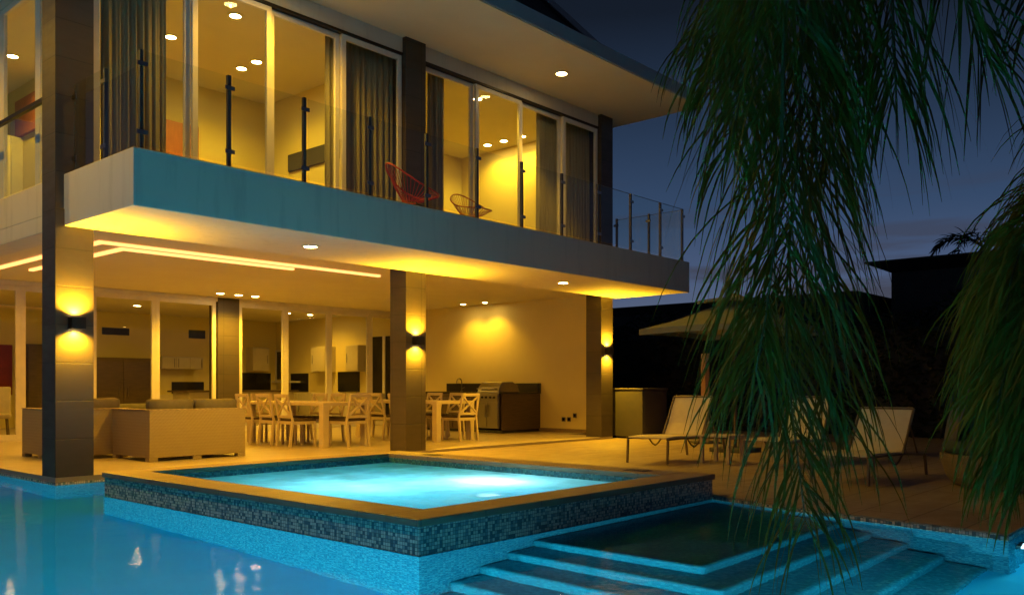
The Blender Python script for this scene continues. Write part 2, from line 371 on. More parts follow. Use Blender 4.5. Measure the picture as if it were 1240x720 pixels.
# basin: floor, walls round the outline, mosaic band at the top
outline = [(-7,.6),(13.9,.6),(13.9,1.45),(6.9,1.45),(7.2,2.95),(7.55,4.12),(3.75,4.12),(3.75,8.7),(5.2,8.7),(5.2,10.05),(3.8,10.05),(3.8,19),(-7,19)]
bf = MB(); bf.prism(outline, ZF-.1, ZF); struct(bf.build('pool_floor', M['plaster'], origin=(0,0,0)))
def wallring(z0, z1, th):
    mb = MB(); n = len(outline)
    for i in range(n):
        a = Vector(outline[i]+(0,)); b = Vector(outline[(i+1) % n]+(0,))
        if abs(a.y-b.y) < 1e-4 and min(abs(a.y-4.12), abs(a.y-8.7)) < 1e-4 or max(abs(a.x-3.75), abs(b.x-3.75)) < 1e-4: continue       # the spa's own walls
        dr = (b-a).normalized(); nn = Vector((dr.y, -dr.x, 0))
        o0, o1 = nn*-.003, nn*th; a = a-dr*.0018; b = b+dr*.0018
        mb.add([(p.x, p.y, z) for z in (z0, z1) for p in (a+o0, b+o0, b+o1, a+o1)], [(3,2,1,0),(4,5,6,7),(0,1,5,4),(1,2,6,5),(2,3,7,6),(3,0,4,7)])
    return mb
struct(wallring(ZF-.1, ZW-.03, .10).build('pool_wall', M['mosaic_in'], origin=(0,0,0)))
struct(wallring(ZW-.028, ZD-.012, .06).build('pool_wall_band', M['mosaic'], origin=(0,0,0)))
# sun shelf and steps under water
st = MB()
for k in range(5):
    a = .28*k; z = -.285-.21*k
    x0, y0 = 4.84-a, 2.70-a
    lo = ZF if k == 4 else z-.21
    st.prism([(x0,y0),(6.88+.3 if y0 > 2.6 else (6.93 if y0 > 1.7 else 6.9),y0),(7.19,2.95),(7.53,4.118),(x0,4.118)] if y0 > 2.6 else
             [(x0,y0),(6.99 if y0 > 1.9 else 6.9,y0),(7.19,2.95),(7.53,4.118),(x0,4.118)], lo, z-.001*k)
struct(st.build('pool_steps', M['mosaic_st'], origin=(0,0,0), bevel=.05, seg=3))
def sheet(name, poly, z, mat):
    mb = MB(); mb.add([(x, y, z) for x, y in poly], [tuple(range(len(poly)))]); o = mb.build(name, mat, origin=(0,0,0))
    if o.data.polygons[0].normal.z < 0: o.data.flip_normals()
    return struct(o)
sheet('pool_water', outline, ZW, M['water'])

# the raised spa
SX0, SX1, SY0, SY1, SZ = 3.75, 7.55, 4.12, 8.70, .156
IX0, IX1, IY0, IY1 = 4.08, 7.17, 4.44, 8.44
spa = thing('hot_tub', 'raised square spa clad in blue mosaic with brown stone rim', 'hot tub', (SX0, SY0, ZF))
w = MB()
for b in ((SX0,IX0,SY0,SY1),(IX1,SX1,SY0,SY1),(IX0,IX1,SY0,IY0),(IX0,IX1,IY1,SY1)): w.box(*b, ZF-.05, SZ-.05)
w.build('tiled_wall', M['mosaic'], spa)
# the submerged skirt carries the paler pool mosaic
k = MB(); k.box(SX0-.006, SX0-.001, SY0-.006, SY1, ZF, ZW+.003); k.box(SX0-.001, SX1, SY0-.006, SY0-.001, ZF, ZW+.003); k.build('submerged_tiles', M['mosaic_in'], spa)
c = MB(); t = .02
c.prism([(SX0-t,SY0-t),(SX1+t,SY0-t),(SX1+t,IY0),(SX0-t,IY0)], SZ-.05, SZ); c.prism([(SX0-t,IY1),(SX1+t,IY1),(SX1+t,SY1+t),(SX0-t,SY1+t)], SZ-.05, SZ)
c.prism([(SX0-t,IY0),(IX0,IY0),(IX0,IY1),(SX0-t,IY1)], SZ-.05, SZ); c.prism([(IX1,IY0),(SX1+t,IY0),(SX1+t,IY1),(IX1,IY1)], SZ-.05, SZ)
c.build('stone_rim', M['coping'], spa, bevel=.006)
i = MB()
for b in ((IX0,IX0+.004,IY0,IY1),(IX1-.004,IX1,IY0,IY1),(IX0+.004,IX1-.004,IY0,IY0+.004),(IX0+.004,IX1-.004,IY1-.004,IY1)): i.box(*b, -1.0, SZ-.052)
i.build('inner_tiles', M['spa_in'], spa)
b = MB(); b.box(IX0, IX1, IY0, IY1, -1.05, -1.0); b.box(IX0+.005, IX0+.45, IY0+.005, IY1-.005, -.999, -.45); b.box(IX1-.45, IX1-.005, IY0+.005, IY1-.005, -.999, -.45)
b.build('bench', M['plaster'], spa)
sheet('spa_water', [(IX0+.004,IY0+.004),(IX1-.004,IY0+.004),(IX1-.004,IY1-.004),(IX0+.004,IY1-.004)], .045, M['spawater'])

for x, y, lb in ((7.36,4.85,'small dark skimmer lid on the spa rim near the pool steps'),(7.36,7.85,'small dark skimmer lid on the spa rim near the terrace step')):
    t = thing('skimmer_lid', lb, 'drain cover', (x,y,SZ), 'skimmer lids on the spa rim')
    m = MB(); m.box(x-.07,x+.07,y-.12,y+.12,SZ+.001,SZ+.006); m.build('frame', M['steel'], t)
    m = MB(); m.box(x-.055,x+.055,y-.105,y+.105,SZ+.0065,SZ+.009); m.build('lid', M['darkmetal'], t)
POOLC = (.20, .84, 1.)
def pool_light(loc, nrm, e, label):
    t = thing('pool_light', label, 'pool light', loc, 'underwater lights')
    n = Vector(nrm); p = Vector(loc)
    m = MB(); m.tube([p+n*.004, p+n*.03], [.12, .11], 24); m.build('rim', M['steel'], t)
    m = MB(); m.tube([p+n*.031, p+n*.036], [.09, .085], 24); m.build('lens', M['poollens'], t)
    lamp('AREA', 'pool_lamp', p+n*.05, e, POOLC, t, size=.3, aim=n+Vector((0,0,-.8)))
pool_light((7.25,1.45,-.55), (0,-1,0), 10, 'glowing round lamp in the pool wall beside the deck corner')
for px_, e, lb in ((-3.6,760,'underwater lamp in the near pool wall, farthest from the deck'),(-.6,720,'underwater lamp in the near pool wall opposite the tall column'),(2.3,80,'underwater lamp in the near pool wall facing the spa'),(5.2,24,'underwater lamp in the near pool wall facing the steps')):
    pool_light((px_,.6,-.35), (0,1,0), e, lb)
pool_light((-7,6,-.75), (1,0,0), 1700, 'underwater lamp in the outer pool wall facing the terrace')
t = thing('spa_light', 'white glowing lamp under the foaming spa water', 'pool light', (6.4,6.0,-1.0))
m = MB(); m.disc((6.4,6.0), .14, -.999, -.97, 24); m.build('rim', M['steel'], t)
m = MB(); m.disc((6.4,6.0), .11, -.969, -.962, 24); m.build('lens', M['poollens'], t)
lamp('POINT', 'spa_lamp', (6.4,6.0,-.32), 44, (.62,.97,1.), t, shadow_soft_size=0.)
lamp('POINT', 'spa_lamp_far', (5.2,6.6,-.7), 48, (.45,.9,1.), t, shadow_soft_size=0.)

# ------------------------------------------------------------------ the house
S0, S1, SYF = 3.89, 14.48, 8.38          # balcony slab: left, right, front
ZS, ZT, ZC, ZR = 2.763, 3.335, 2.93, 6.35  # slab soffit, slab top, terrace ceiling, roof soffit
YG, YB = 17.4, 23.0                       # glazed wall, back of the ground-floor rooms
XW = 14.95                                # right side wall of the terrace
YW, YR = 10.15, 14.0                      # upper windows, upper back wall
house = thing('house', 'two-storey white villa with lit glazed rooms, dark stone columns and cantilevered balcony', 'house', (3.8,10.05,0))
H = house
def part(name, mat, *boxes, bevel=0., parent=None):
    mb = MB()
    for b in boxes: mb.box(*b)
    return mb.build(name, mat, parent or H, bevel=bevel)
part('balcony_slab', M['white'], (S0,S1,SYF,10.04,ZS,ZT), (S0,S1,10.04,YG-.1,ZC+.02,ZT), (S0,4.24,10.42,19,ZS,ZC+.02), (S0,15.1,YG-.1,YB,ZC+.02,ZT), bevel=.008)
part('balcony_floor', M['deckst'], (4.0,S1-.02,SYF+.02,10.04,ZT+.0005,ZT+.006))
part('terrace_ceiling', M['soffit'], (4.245,15.1,10.045,YG-.1,ZC,ZC+.018))
# columns
cols = [(3.80,4.21,10.05,10.42),(8.88,9.29,10.05,10.42),(13.97,14.36,10.05,10.42)]
for (x0,x1,y0,y1) in cols:
    part('column', M['stone'], (x0,x1,y0,y1,.001,ZR+.05))
part('column', M['stone'], (9.9,10.41,YG-.08,YG+.3,.001,ZC-.001))
# ground floor walls
part('side_wall', M['cream'], (XW,XW+.22,10.9,YB,.001,ZC+.015))
part('skirting', M['coping'], (XW-.015,XW-.001,10.92,YG-.1,.001,.08))
part('room_wall', M['cream'], (4.0,XW-.002,YB-.2,YB,.001,ZC+.015), (4.0,4.2,YG+.1,YB-.2,.001,ZC+.015))
part('room_ceiling', M['soffit'], (4.2,XW-.002,YG+.06,YB-.2,ZC,ZC+.018))
part('door_header', M['frame'], (4.2,9.9,YG-.06,YG+.06,ZC-.09,ZC-.001), (10.41,XW-.002,YG-.06,YG+.06,ZC-.09,ZC-.001))
part('door_track', M['frame'], (4.2,9.9,YG-.07,YG+.07,.001,.03), (10.41,XW-.002,YG-.07,YG+.07,.001,.03))
def glazed(name, x0, x1, y, z0, z1, fw=.07, axis='X', th=.05):
    """one sliding panel: an aluminium frame with its pane"""
    mb = MB()
    if axis == 'X':
        mb.box(x0, x0+fw, y-th/2, y+th/2, z0, z1); mb.box(x1-fw, x1, y-th/2, y+th/2, z0, z1)
        mb.box(x0+fw, x1-fw, y-th/2, y+th/2, z0, z0+fw); mb.box(x0+fw, x1-fw, y-th/2, y+th/2, z1-fw, z1)
    else:
        mb.box(y-th/2, y+th/2, x0, x0+fw, z0, z1); mb.box(y-th/2, y+th/2, x1-fw, x1, z0, z1)
        mb.box(y-th/2, y+th/2, x0+fw, x1-fw, z0, z0+fw); mb.box(y-th/2, y+th/2, x0+fw, x1-fw, z1-fw, z1)
    fr = mb.build(name, M['frame'], H, bevel=.004)
    g = MB()
    if axis == 'X': g.box(x0+fw-.004, x1-fw+.004, y-.006, y+.006, z0+fw-.004, z1-fw+.004)
    else: g.box(y-.006, y+.006, x0+fw-.004, x1-fw+.004, z0+fw-.004, z1-fw+.004)
    g.build('pane', M['glass'], fr)
    return fr
xs = [4.7,5.97,7.25,8.53,9.88]
for a_, b_ in zip(xs, xs[1:]): glazed('sliding_door', a_, b_, YG, .031, ZC-.092, .085)
xs = [10.43,11.64,12.88,14.13]
for a_, b_ in zip(xs, xs[1:]): glazed('sliding_door', a_, b_, YG, .031, ZC-.092, .085)
glazed('sliding_door', 14.14, XW-.01, YG, .031, ZC-.092, .085)

# upper floor: windows to the pool, left glazing, rooms behind
zt, zh = ZT+.02, 6.04
part('window_header', M['white'], (4.22,8.87,YW-.03,YW+.2,zh+.07,ZR-.002), (9.30,13.96,YW-.03,YW+.2,zh+.07,ZR-.002))
part('window_track', M['darkmetal'], (4.22,8.87,YW-.05,YW+.08,zh+.03,zh+.068), (9.30,13.96,YW-.05,YW+.08,zh+.03,zh+.068))
for xs in ([4.26,5.44,6.57,7.73,8.86],[9.31,10.5,11.68,12.86,13.95]):
    for j, (a_, b_) in enumerate(zip(xs, xs[1:])): glazed('balcony_window', a_, b_, YW+(.0 if j % 2 else .055), zt, zh+.028, .075)
for a_, b_ in ((10.45,11.7),(11.7,12.95),(12.95,14.2),(14.2,15.5)): glazed('side_window', a_, b_, 4.235, zt, zh+.028, .075, 'Y')
part('side_header', M['white'], (4.2,4.36,10.45,15.5,zh+.03,ZR-.002))
part('upper_wall', M['cream'], (5.6,14.2,YR,YR+.15,ZT+.001,6.17), (9.0,9.15,YW+.3,YR-.002,ZT+.001,6.17), (14.05,14.2,YW+.3,YR-.002,ZT+.001,6.17), (5.6,5.75,YR+.152,17,ZT+.001,6.17), (4.2,9,17.002,17.15,ZT+.001,6.17))
part('upper_ceiling', M['soffit'], (4.37,14.2,YW+.21,17.15,6.171,6.20))
part('upper_floor', M['floor'], (4.30,14.2,YW+.21,17.15,ZT+.0005,ZT+.012))
# roof
part('eave', M['soffit'], (1.2,14.87,8.36,19,ZR,ZR+.02))  # left overhang, out of view, widened so the added downlights strike at a better angle
part('fascia', M['fascia'], (1.18,14.89,8.34,8.42,ZR+.021,ZR+.24), (14.81,14.89,8.42,19,ZR+.021,ZR+.24), (1.18,1.26,8.42,19,ZR+.021,ZR+.24))
rx0, rx1, ry0, ry1, rz0 = 1.5, 12.45, 8.62, 18.6, ZR+.14
rm = MB(); pz = 1.25*4.2
rm.add([(rx0,ry0,rz0),(rx1,ry0,rz0),(rx1,ry1,rz0),(rx0,ry1,rz0),(rx0+4.2,ry0+4.2,rz0+pz),(rx1-4.2,ry0+4.2,rz0+pz),(rx1-4.2,ry1-4.2,rz0+pz),(rx0+4.2,ry1-4.2,rz0+pz)],
       [(3,2,1,0),(0,1,5,4),(1,2,6,5),(2,3,7,6),(3,0,4,7),(4,5,6,7)])
roof = rm.build('roof', M['roof'], H)
m = MB(); m.bar((rx1,ry0,rz0+.03), (rx1-4.2,ry0+4.2,rz0+pz+.03), .30, .10); m.build('hip_cap', M['fascia'], roof, bevel=.02)
part('eave_deck', M['fascia'], (1.27,14.80,8.43,18.99,ZR+.021,ZR+.12))
# balcony railing
zp = ZT+1.0
xp = [4.01+.96*k for k in range(11)]+[14.38]
def rail_post(x, y, ax):
    mb = MB(); mb.box(x-.02, x+.02, y-.02, y+.02, ZT+.001, zp)
    mb.box(x-.05, x+.05, y-.05, y+.05, ZT+.001, ZT+.015)
    p = mb.build('railing_post', M['postmetal'], H, bevel=.003)
    for z in (ZT+.18, zp-.14):
        q = MB()
        if ax == 'X': q.box(x-.055, x+.055, y-.032, y-.021, z-.022, z+.022)
        else: q.box(x-.032, x-.021, y-.055, y+.055, z-.022, z+.022)
        q.build('clamp', M['steel'], p)
for k, x in enumerate(xp): rail_post(x, SYF+.10, 'X')
for a_, b_ in zip(xp, xp[1:]):
    g_ = part('railing_glass', M['railglass'], (a_+.03,b_-.03,SYF+.061,SYF+.073,ZT+.05,zp-.02)); a_ > 11 and part('glass_edge', M['gedge'], (a_+.03,b_-.03,SYF+.062,SYF+.072,zp-.0198,zp-.012), parent=g_)
yp = [8.48, 9.26, 9.99]
for y in yp[1:]: rail_post(S0+.11, y, 'Y')
for a_, b_ in zip(yp, yp[1:]): part('railing_glass', M['railglass'], (S0+.071,S0+.083,a_+.03,b_-.03,ZT+.05,zp-.02))
for a_, b_ in ((10.45,11.9),(11.95,13.4),(13.45,15.2)):
    part('railing_glass', M['railglass'], (S0+.071,S0+.083,a_,b_,ZT+.05,zp-.02))
part('handrail', M['darkmetal'], (S0+.05,S0+.105,10.44,15.2,zp-.019,zp+.025))
g_ = part('railing_glass', M['railglass'], (S1-.083,S1-.071,SYF+.15,10.0,ZT+.05,zp-.02)); part('glass_edge', M['gedge'], (S1-.082,S1-.072,SYF+.15,10.0,zp-.0198,zp-.012), parent=g_)
for y in (9.2, 9.95): rail_post(S1-.12, y, 'Y')

# ------------------------------------------------------------------ lamps of the house
def downlight(loc, e, label, group, ang=150, r=.075, blend=.6, col=WARM, up=0):
    t = thing('downlight', label, 'ceiling light', loc, group)
    x, y, z = loc
    m = MB(); m.lathe((x,y,z), [(r,.0),(r*1.5,-.004),(r*1.5,-.010),(r,-.012),(r,0)], 24); m.build('trim', M['frame'], t, smooth=False)
    m = MB(); m.disc((x,y), r*.99, z-.009, z-.003, 20); m.build('lens', M['bulb'], t)
    if e: lamp('SPOT', 'downlight_lamp', (x,y,z-.03), e, col, t, spot_size=R(ang), spot_blend=blend, shadow_soft_size=.02)
    return t
G1 = 'downlights in the balcony soffit'
downlight((6.51,9.17,ZS), 420, 'round downlight in the balcony underside between the left and middle columns', G1, r=.08, ang=140)
downlight((11.64,9.17,ZS), 430, 'round downlight in the balcony underside between the middle and right columns', G1, r=.08, ang=124, blend=.45)
G1 = 'downlights under the roof'
downlight((11.70,9.25,ZR), 210, 'bright starry downlight in the roof eave above the right windows', G1, r=.09, ang=98, blend=.5)
downlight((6.5,9.25,ZR), 260, 'downlight in the roof eave above the left windows', G1, r=.09)
downlight((1.9,9.3,ZR), 270, 'added unseen eave downlight brightening the left slab face', G1, r=.09)  # added lamp out of view, brightens the left-facing slab and spa wall
downlight((1.9,13.0,ZR), 330, 'added unseen eave downlight farther back, brightening the left-facing sides', G1, r=.09)  # second added lamp out of view for the left-facing sides
G1 = 'terrace ceiling downlights'
for x, lb in ((9.48,'left'),(9.9,'middle'),(10.3,'right')):
    downlight((x,16.5,ZC), 200, f'{lb} one of three downlights in front of the inner stone column', G1)
downlight((14.5,14.4,ZC), 62, 'left one of two downlights washing the barbecue wall', G1, ang=120, r=.06)
downlight((14.55,13.75,ZC), 62, 'right one of two downlights washing the barbecue wall', G1, ang=120, r=.06)
G1 = 'kitchen downlights'
for (x, y, lb) in ((8.0,19.2,'kitchen downlight seen through the glass door left of the stone column'),(9.6,20.5,'kitchen downlight deepest in the room behind the stone column'),(6.2,18.6,'room downlight behind the leftmost glass door'),
                   (11.3,18.8,'kitchen downlight just right of the inner stone column'),(13.2,19.6,'left of a pair of kitchen downlights above the dark counter'),(13.9,19.6,'right of a pair of kitchen downlights above the dark counter')):
    downlight((x,y,ZC), 70, lb, G1)
G1 = 'bedroom downlights'
for (x, y, e, lb) in ((6.28,12.33,110,'starry bedroom downlight beside the dark curtain at the corner'),(6.52,10.95,110,'bedroom downlight nearest the window top in the left bedroom'),
                   (7.67,12.69,70,'left lamp of a pair deep in the left bedroom'),(7.67,12.25,70,'right lamp of a pair deep in the left bedroom'),
                   (11.3,10.86,110,'downlight close to the window post in the right bedroom'),(13.6,12.77,60,'left one of three spots in the right bedroom'),
                   (13.6,12.3,60,'middle one of three spots in the right bedroom'),(13.6,11.8,60,'right one of three spots in the right bedroom'),
                   (5.0,14.9,130,'downlight in the far left room beyond the tall column')):
    downlight((x,y,6.17), e*1.12, lb, G1, col=GOLD)
# LED lines on the terrace ceiling
k_ = 1.93/1.763
def led(label, pts, w=.07):
    m = MB()
    for p, q in zip(pts, pts[1:]):
        if p[0] == q[0]: m.box(p[0]-w/2, p[0]+w/2, min(p[1],q[1])+(w/2), max(p[1],q[1]), ZC-.035, ZC-.002)
        else: m.box(min(p[0],q[0])-w/2, max(p[0],q[0]), p[1]-w/2, p[1]+w/2, ZC-.035, ZC-.002)
    o = tag(m.build('led_strip', M['led']), label, 'strip light', 'light strips on the terrace ceiling')
    for p, q in zip(pts, pts[1:]):
        n = max(2, round(math.dist(p, q)/1.3))
        for k in range(n):
            f = (k+.5)/n; lamp('SPOT', 'led_lamp', (p[0]+(q[0]-p[0])*f, p[1]+(q[1]-p[1])*f, ZC-.045), 34, (1.,.45,.010), o, shadow_soft_size=0., spot_size=R(165), spot_blend=.5)
    return o
led('longer outer L-shaped light strip on the terrace ceiling', [(4.58*k_,17.2),(4.58*k_,10.74*k_),(8.93*k_,10.74*k_)])
led('shorter inner L-shaped light strip on the terrace ceiling', [(4.99*k_,15.45),(4.99*k_,11.07*k_),(7.55*k_,11.07*k_)])
# wall lamps on the columns
for (x0,x1,y0,y1), lb in zip(cols, ('up and down wall lamp on the left stone column by the sofas','up and down wall lamp on the middle stone column','up and down wall lamp on the right stone column')):
    xc = (x0+x1)/2; zc = 1.70
    t = thing('wall_lamp', lb, 'wall lamp', (xc,y0,zc-.07), 'wall lamps on the columns')
    m = MB(); za_, zb_ = zc-.065, zc+.065
    m.box(xc-.075, xc-.069, y0-.115, y0-.002, za_, zb_); m.box(xc+.069, xc+.075, y0-.115, y0-.002, za_, zb_); m.box(xc-.069, xc+.069, y0-.115, y0-.109, za_, zb_); m.box(xc-.069, xc+.069, y0-.008, y0-.002, za_, zb_); m.box(xc-.069, xc+.069, y0-.109, y0-.008, zc-.03, zc+.03)
    m.build('housing', M['darkmetal'], t)
    for s in (1, -1):
        m = MB(); m.box(xc-.05, xc+.05, y0-.095, y0-.025, zc+s*.036-.004, zc+s*.036+.004); m.build('lens', M['sconce'], t)
        lamp('SPOT', 'sconce_lamp', (xc,y0-.06,zc+s*.075), 420 if s > 0 else 260, WARM, t, spot_size=R(150), spot_blend=.9, shadow_soft_size=0., aim=(0,0.05,s))

# ------------------------------------------------------------------ curtains
def curtain(x0, x1, y, label):
    m = MB(); n = int((x1-x0)/.008); z0, z1 = ZT+.05, 6.0
    ph = random.random()*6
    rows = 6; vs = []; z1 = 6.12
    for r in range(rows+1):
        f = r/rows; z = z0+(z1-z0)*f
        for i in range(n+1):
            u = x0+(x1-x0)*i/n
            a = .045*(1-.35*f)
            vs.append((u, y+a*(.75+.35*math.sin(u*13.7+ph*2))*math.sin(u*62+ph+1.1*math.sin(u*7.3+ph)+.35*f)+.010*math.sin(u*131+f), z))
    fs = [(r*(n+1)+i, r*(n+1)+i+1, (r+1)*(n+1)+i+1, (r+1)*(n+1)+i) for r in range(rows) for i in range(n)]
    m.add(vs, fs); o = m.build('curtain', M['curtain'], smooth=True)
    s = o.modifiers.new('solid', 'SOLIDIFY'); s.thickness = .004
    return tag(o, label, 'curtain', 'bedroom curtains')
YC = YW+.2
curtain(4.42, 5.20, YC, 'dark wide curtain drawn at the balcony corner window')
curtain(7.60, 7.81, YC, 'narrow curtain bunched beside the third left window')
curtain(7.95, 8.97, YC, 'full dark curtain left of the middle upper column')
curtain(9.62, 9.98, YC, 'bunched curtain right of the middle upper column')
curtain(12.35, 12.99, YC, 'half drawn curtain in the third right window')
curtain(13.20, 14.03, YC, 'full dark curtain in the last right window')

# ------------------------------------------------------------------ bedroom things
q0 = onY(196,143,YR-.1); q1 = onY(241,200,YR-.1)
t = thing('bed', 'orange wooden headboard of a bed in the left bedroom', 'bed', (q0.x,YR-.1,ZT+.013))
m = MB(); m.box(q0.x-.8, q1.x, YR-.10, YR-.02, ZT+.35, q0.z); m.build('headboard', M['headboard'], t, bevel=.01)
m = MB(); m.box(q0.x-.75, q1.x-.05, YR-1.9, YR-.105, ZT+.25, ZT+.55); m.build('mattress', M['pillow'], t, bevel=.05, seg=3)
m = MB(); m.box(q0.x-.78, q1.x-.02, YR-1.95, YR-.103, ZT+.013, ZT+.248); m.build('bed_base', M['headboard'], t, bevel=.01)
t = thing('wardrobe', 'low dark cabinet under a lit niche in the left bedroom', 'cabinet', (8.75,12.4,ZT+.013))
m = MB(); m.box(8.4,8.99,11.6,13.4,ZT+.05,ZT+.8); m.build('body', M['brownwood'], t, bevel=.005)
m = MB(); m.box(8.36,8.99,11.56,13.44,ZT+.801,ZT+.84); m.build('top', M['brownwood'], t, bevel=.005)
m = MB(); m.box(8.42,8.97,11.65,13.35,ZT+.013,ZT+.049); m.build('plinth', M['black'], t)
t = thing('wall_niche', 'long dark air vent panel high on the left bedroom wall', 'vent', (8.99,12.5,4.75))
m = MB(); m.box(8.955,8.998,11.7,13.3,4.82,5.12); m.build('panel', M['greybox'], t, bevel=.004)
t = thing('television', 'black flat television on the right bedroom wall', 'television', (14.0,11.0,ZT+.5))
m = MB(); m.box(14.0,14.045,10.62,11.25,ZT+.35,ZT+1.0); m.build('screen', M['black'], t, bevel=.006)
m = MB(); m.box(14.046,14.0485,10.85,11.05,ZT+.6,ZT+.8); m.build('bracket', M['darkmetal'], t)
t = thing('cupboard', 'pale block standing for the lit door in the far left upper room', 'cupboard', (5.4,16.5,ZT+.013))  # pale block with doors, stands in for a lit door/wall
m = MB(); m.box(5.22,5.597,16.2,16.9,ZT+.013,5.26); m.build('body', M['frame'], t, bevel=.008)
for xa in (5.225,5.412):
    m = MB(); m.box(xa,xa+.182,16.178,16.199,ZT+.05,5.23); m.build('door', M['frame'], t, bevel=.004)
tag(part('x', M['headboard'], (5.54,5.598,15.2,16.4,5.28,5.9)), None)   # replaced just below
o = [c for c in H.children if c.name == 'x'][0]; o.name = 'wood_panel'

# Acapulco chairs on the balcony
def acapulco(loc, rz, cord, label):
    t = thing('lounge_chair', label, 'chair', loc, 'string chairs on the balcony', rz)
    ORG[t] = Vector((0,0,0))
    # oval hoop tilted back; the seat is strung between hoop and a low ring
    hoop = []
    for k in range(40):
        a = 2*math.pi*k/40; x = .36*math.cos(a); s = math.sin(a)
        y = -.08+.42*s; z = .36-.0*s
        f = (1-s)/2                      # s=-1 is the head end
        hoop.append(Vector((x*(1-.12*f), .36-.75*f, .36+.40*f*f)))
    m = MB(); m.tube(hoop, .012, 8, closed=True); m.build('frame', cord, t, smooth=True)
    hub = [Vector((.10*math.cos(2*math.pi*k/40), -.05-.10*-math.sin(2*math.pi*k/40), .25)) for k in range(40)]
    m = MB(); m.tube(hub, .007, 6, closed=True)
    for k in range(40):
        p, q = hoop[k], hub[k]; mid = (p+q)/2; mid.z -= .05*(p-q).length
        m.tube([p, mid, q], .0045, 5)
    m.build('string_seat', cord, t)
    for a in (40, 140, 270):
        d = Vector((math.cos(R(a)), math.sin(R(a)), 0)); m = MB()
        m.tube([Vector((0,-.05,.24))+d*.10, d*.34+Vector((0,0,.008))], .009, 6); m.build('leg', M['darkmetal'], t)
    return t
acapulco((8.25,9.18,ZT), R(-115), M['red'], 'red string lounge chair on the balcony by the middle column')
acapulco((9.38,9.15,ZT), R(170), M['orange'], 'orange round string chair on the balcony right of the middle column').scale = (.88,.88,.80)

# ------------------------------------------------------------------ terrace furniture
def softbox(m, x0, x1, y0, y1, z0, z1): return m.box(x0, x1, y0, y1, z0, z1)
def sofa(loc, W, D, label, parts):
    t = thing('wicker_sofa', label, 'sofa', loc, 'wicker sofas on the terrace')
    for nm_, bx, mt, bv in parts:
        m = MB()
        for b in bx: m.box(loc[0]+b[0], loc[0]+b[1], loc[1]+b[2], loc[1]+b[3], b[4], b[5])
        m.build(nm_, M[mt], t, bevel=bv, seg=3)
    return t
sofa((5.41,11.2,0), 1.42, 1.1, 'long pale wicker sofa with its back to the pool', [
    ('back', [(0,1.42,0,.10,.05,.68)], 'wicker', .008),
    ('arm', [(0,.10,.102,1.1,.05,.678)], 'wicker', .008),
    ('base', [(.102,1.42,.102,1.0,.05,.34)], 'wicker', .008),
    ('top_trim', [(-.006,1.426,-.006,.106,.681,.693),(-.006,.106,.108,1.106,.681,.693)], 'trim', .003), ('bottom_rail', [(.122,.618,.004,.03,.052,.085),(.742,1.298,.004,.03,.052,.085)], 'trim', .002),
    ('foot', [(0,.12,.0,.12,.001,.049)], 'wicker', .003), ('foot', [(.62,.74,0,.1,.001,.049)], 'wicker', .003), ('foot', [(1.30,1.42,0,.1,.001,.049)], 'wicker', .003),
    ('foot', [(0,.1,1.0,1.1,.001,.049)], 'wicker', .003), ('foot', [(1.32,1.42,.9,1.0,.001,.049)], 'wicker', .003)])
sofa((4.66,12.32,0), .98, 1.2, 'short pale wicker sofa section half hidden behind the left column', [
    ('back', [(0,.98,0,.10,.05,.68)], 'wicker', .008),
    ('arm', [(0,.10,.102,1.2,.05,.678)], 'wicker', .008),
    ('base', [(.102,.98,.102,1.15,.05,.34)], 'wicker', .008),
    ('top_trim', [(-.006,.986,-.006,.106,.681,.693),(-.006,.106,.108,1.206,.681,.693)], 'trim', .003),
    ('foot', [(0,.12,0,.12,.001,.049)], 'wicker', .003), ('foot', [(.86,.98,0,.1,.001,.049)], 'wicker', .003), ('foot', [(0,.1,1.1,1.2,.001,.049)], 'wicker', .003), ('foot', [(0,.1,.5,.62,.001,.049)], 'wicker', .003)])
def pad(c, sx, sy, sz, mat, label, rx=0., rz=0., name='cushion', cat='cushion', group='sofa cushions'):
    """a stuffed cushion: pillow-shaped, softly squared"""
    n = 10; vs = []; fs = []
    def f(u): return math.copysign(abs(u)**.55, u)
    m = MB(); bm = bmesh.new(); bmesh.ops.create_cube(bm, size=1)
    bmesh.ops.subdivide_edges(bm, edges=bm.edges[:], cuts=5, use_grid_fill=True)
    for v in bm.verts:
        x, y, z = v.co*2
        e = (1-.12*abs(x)**4)*(1-.12*abs(z)**4)
        k = max(abs(x), abs(z)); th = 1-.55*k**3.2
        v.co = Vector((x*sx/2*(1-.05*(1-abs(z))*abs(x)**3), y*sy/2*th, z*sz/2*(1-.05*(1-abs(x)))))
    rot = Matrix.Rotation(rz, 3, 'Z') @ Matrix.Rotation(rx, 3, 'X')
    m.add([Vector(c)+rot @ v.co for v in bm.verts], [tuple(v.index for v in fc.verts) for fc in bm.faces]); bm.free()
    return tag(m.build(name, mat, smooth=True, sub=1), label, cat, group)
pad((5.80,11.43,.60), .66, .22, .46, M['cushion'], 'taupe back cushion at the left end of the long wicker sofa', R(8))
pad((6.47,11.43,.60), .66, .22, .46, M['cushion'], 'taupe back cushion at the right end of the long wicker sofa', R(8))
pad((5.30,12.56,.60), .62, .22, .48, M['cushion'], 'taupe back cushion on the short wicker sofa section', R(8))
pad((4.92,13.3,.60), .46, .16, .34, M['pillow'], 'small pale throw pillow left of the tall stone column', R(15), R(80))
for nm_, (x0,x1,y0,y1), lb in (('a',(5.53,6.8,11.58,12.16),'flat taupe seat cushion of the long wicker sofa'),('b',(4.78,5.6,12.72,13.4),'flat taupe seat cushion of the short wicker sofa')):
    m = MB(); m.box(x0,x1,y0,y1,.341,.46); tag(m.build('seat_cushion', M['cushion'], bevel=.04, seg=3), lb, 'cushion', 'sofa seat cushions')

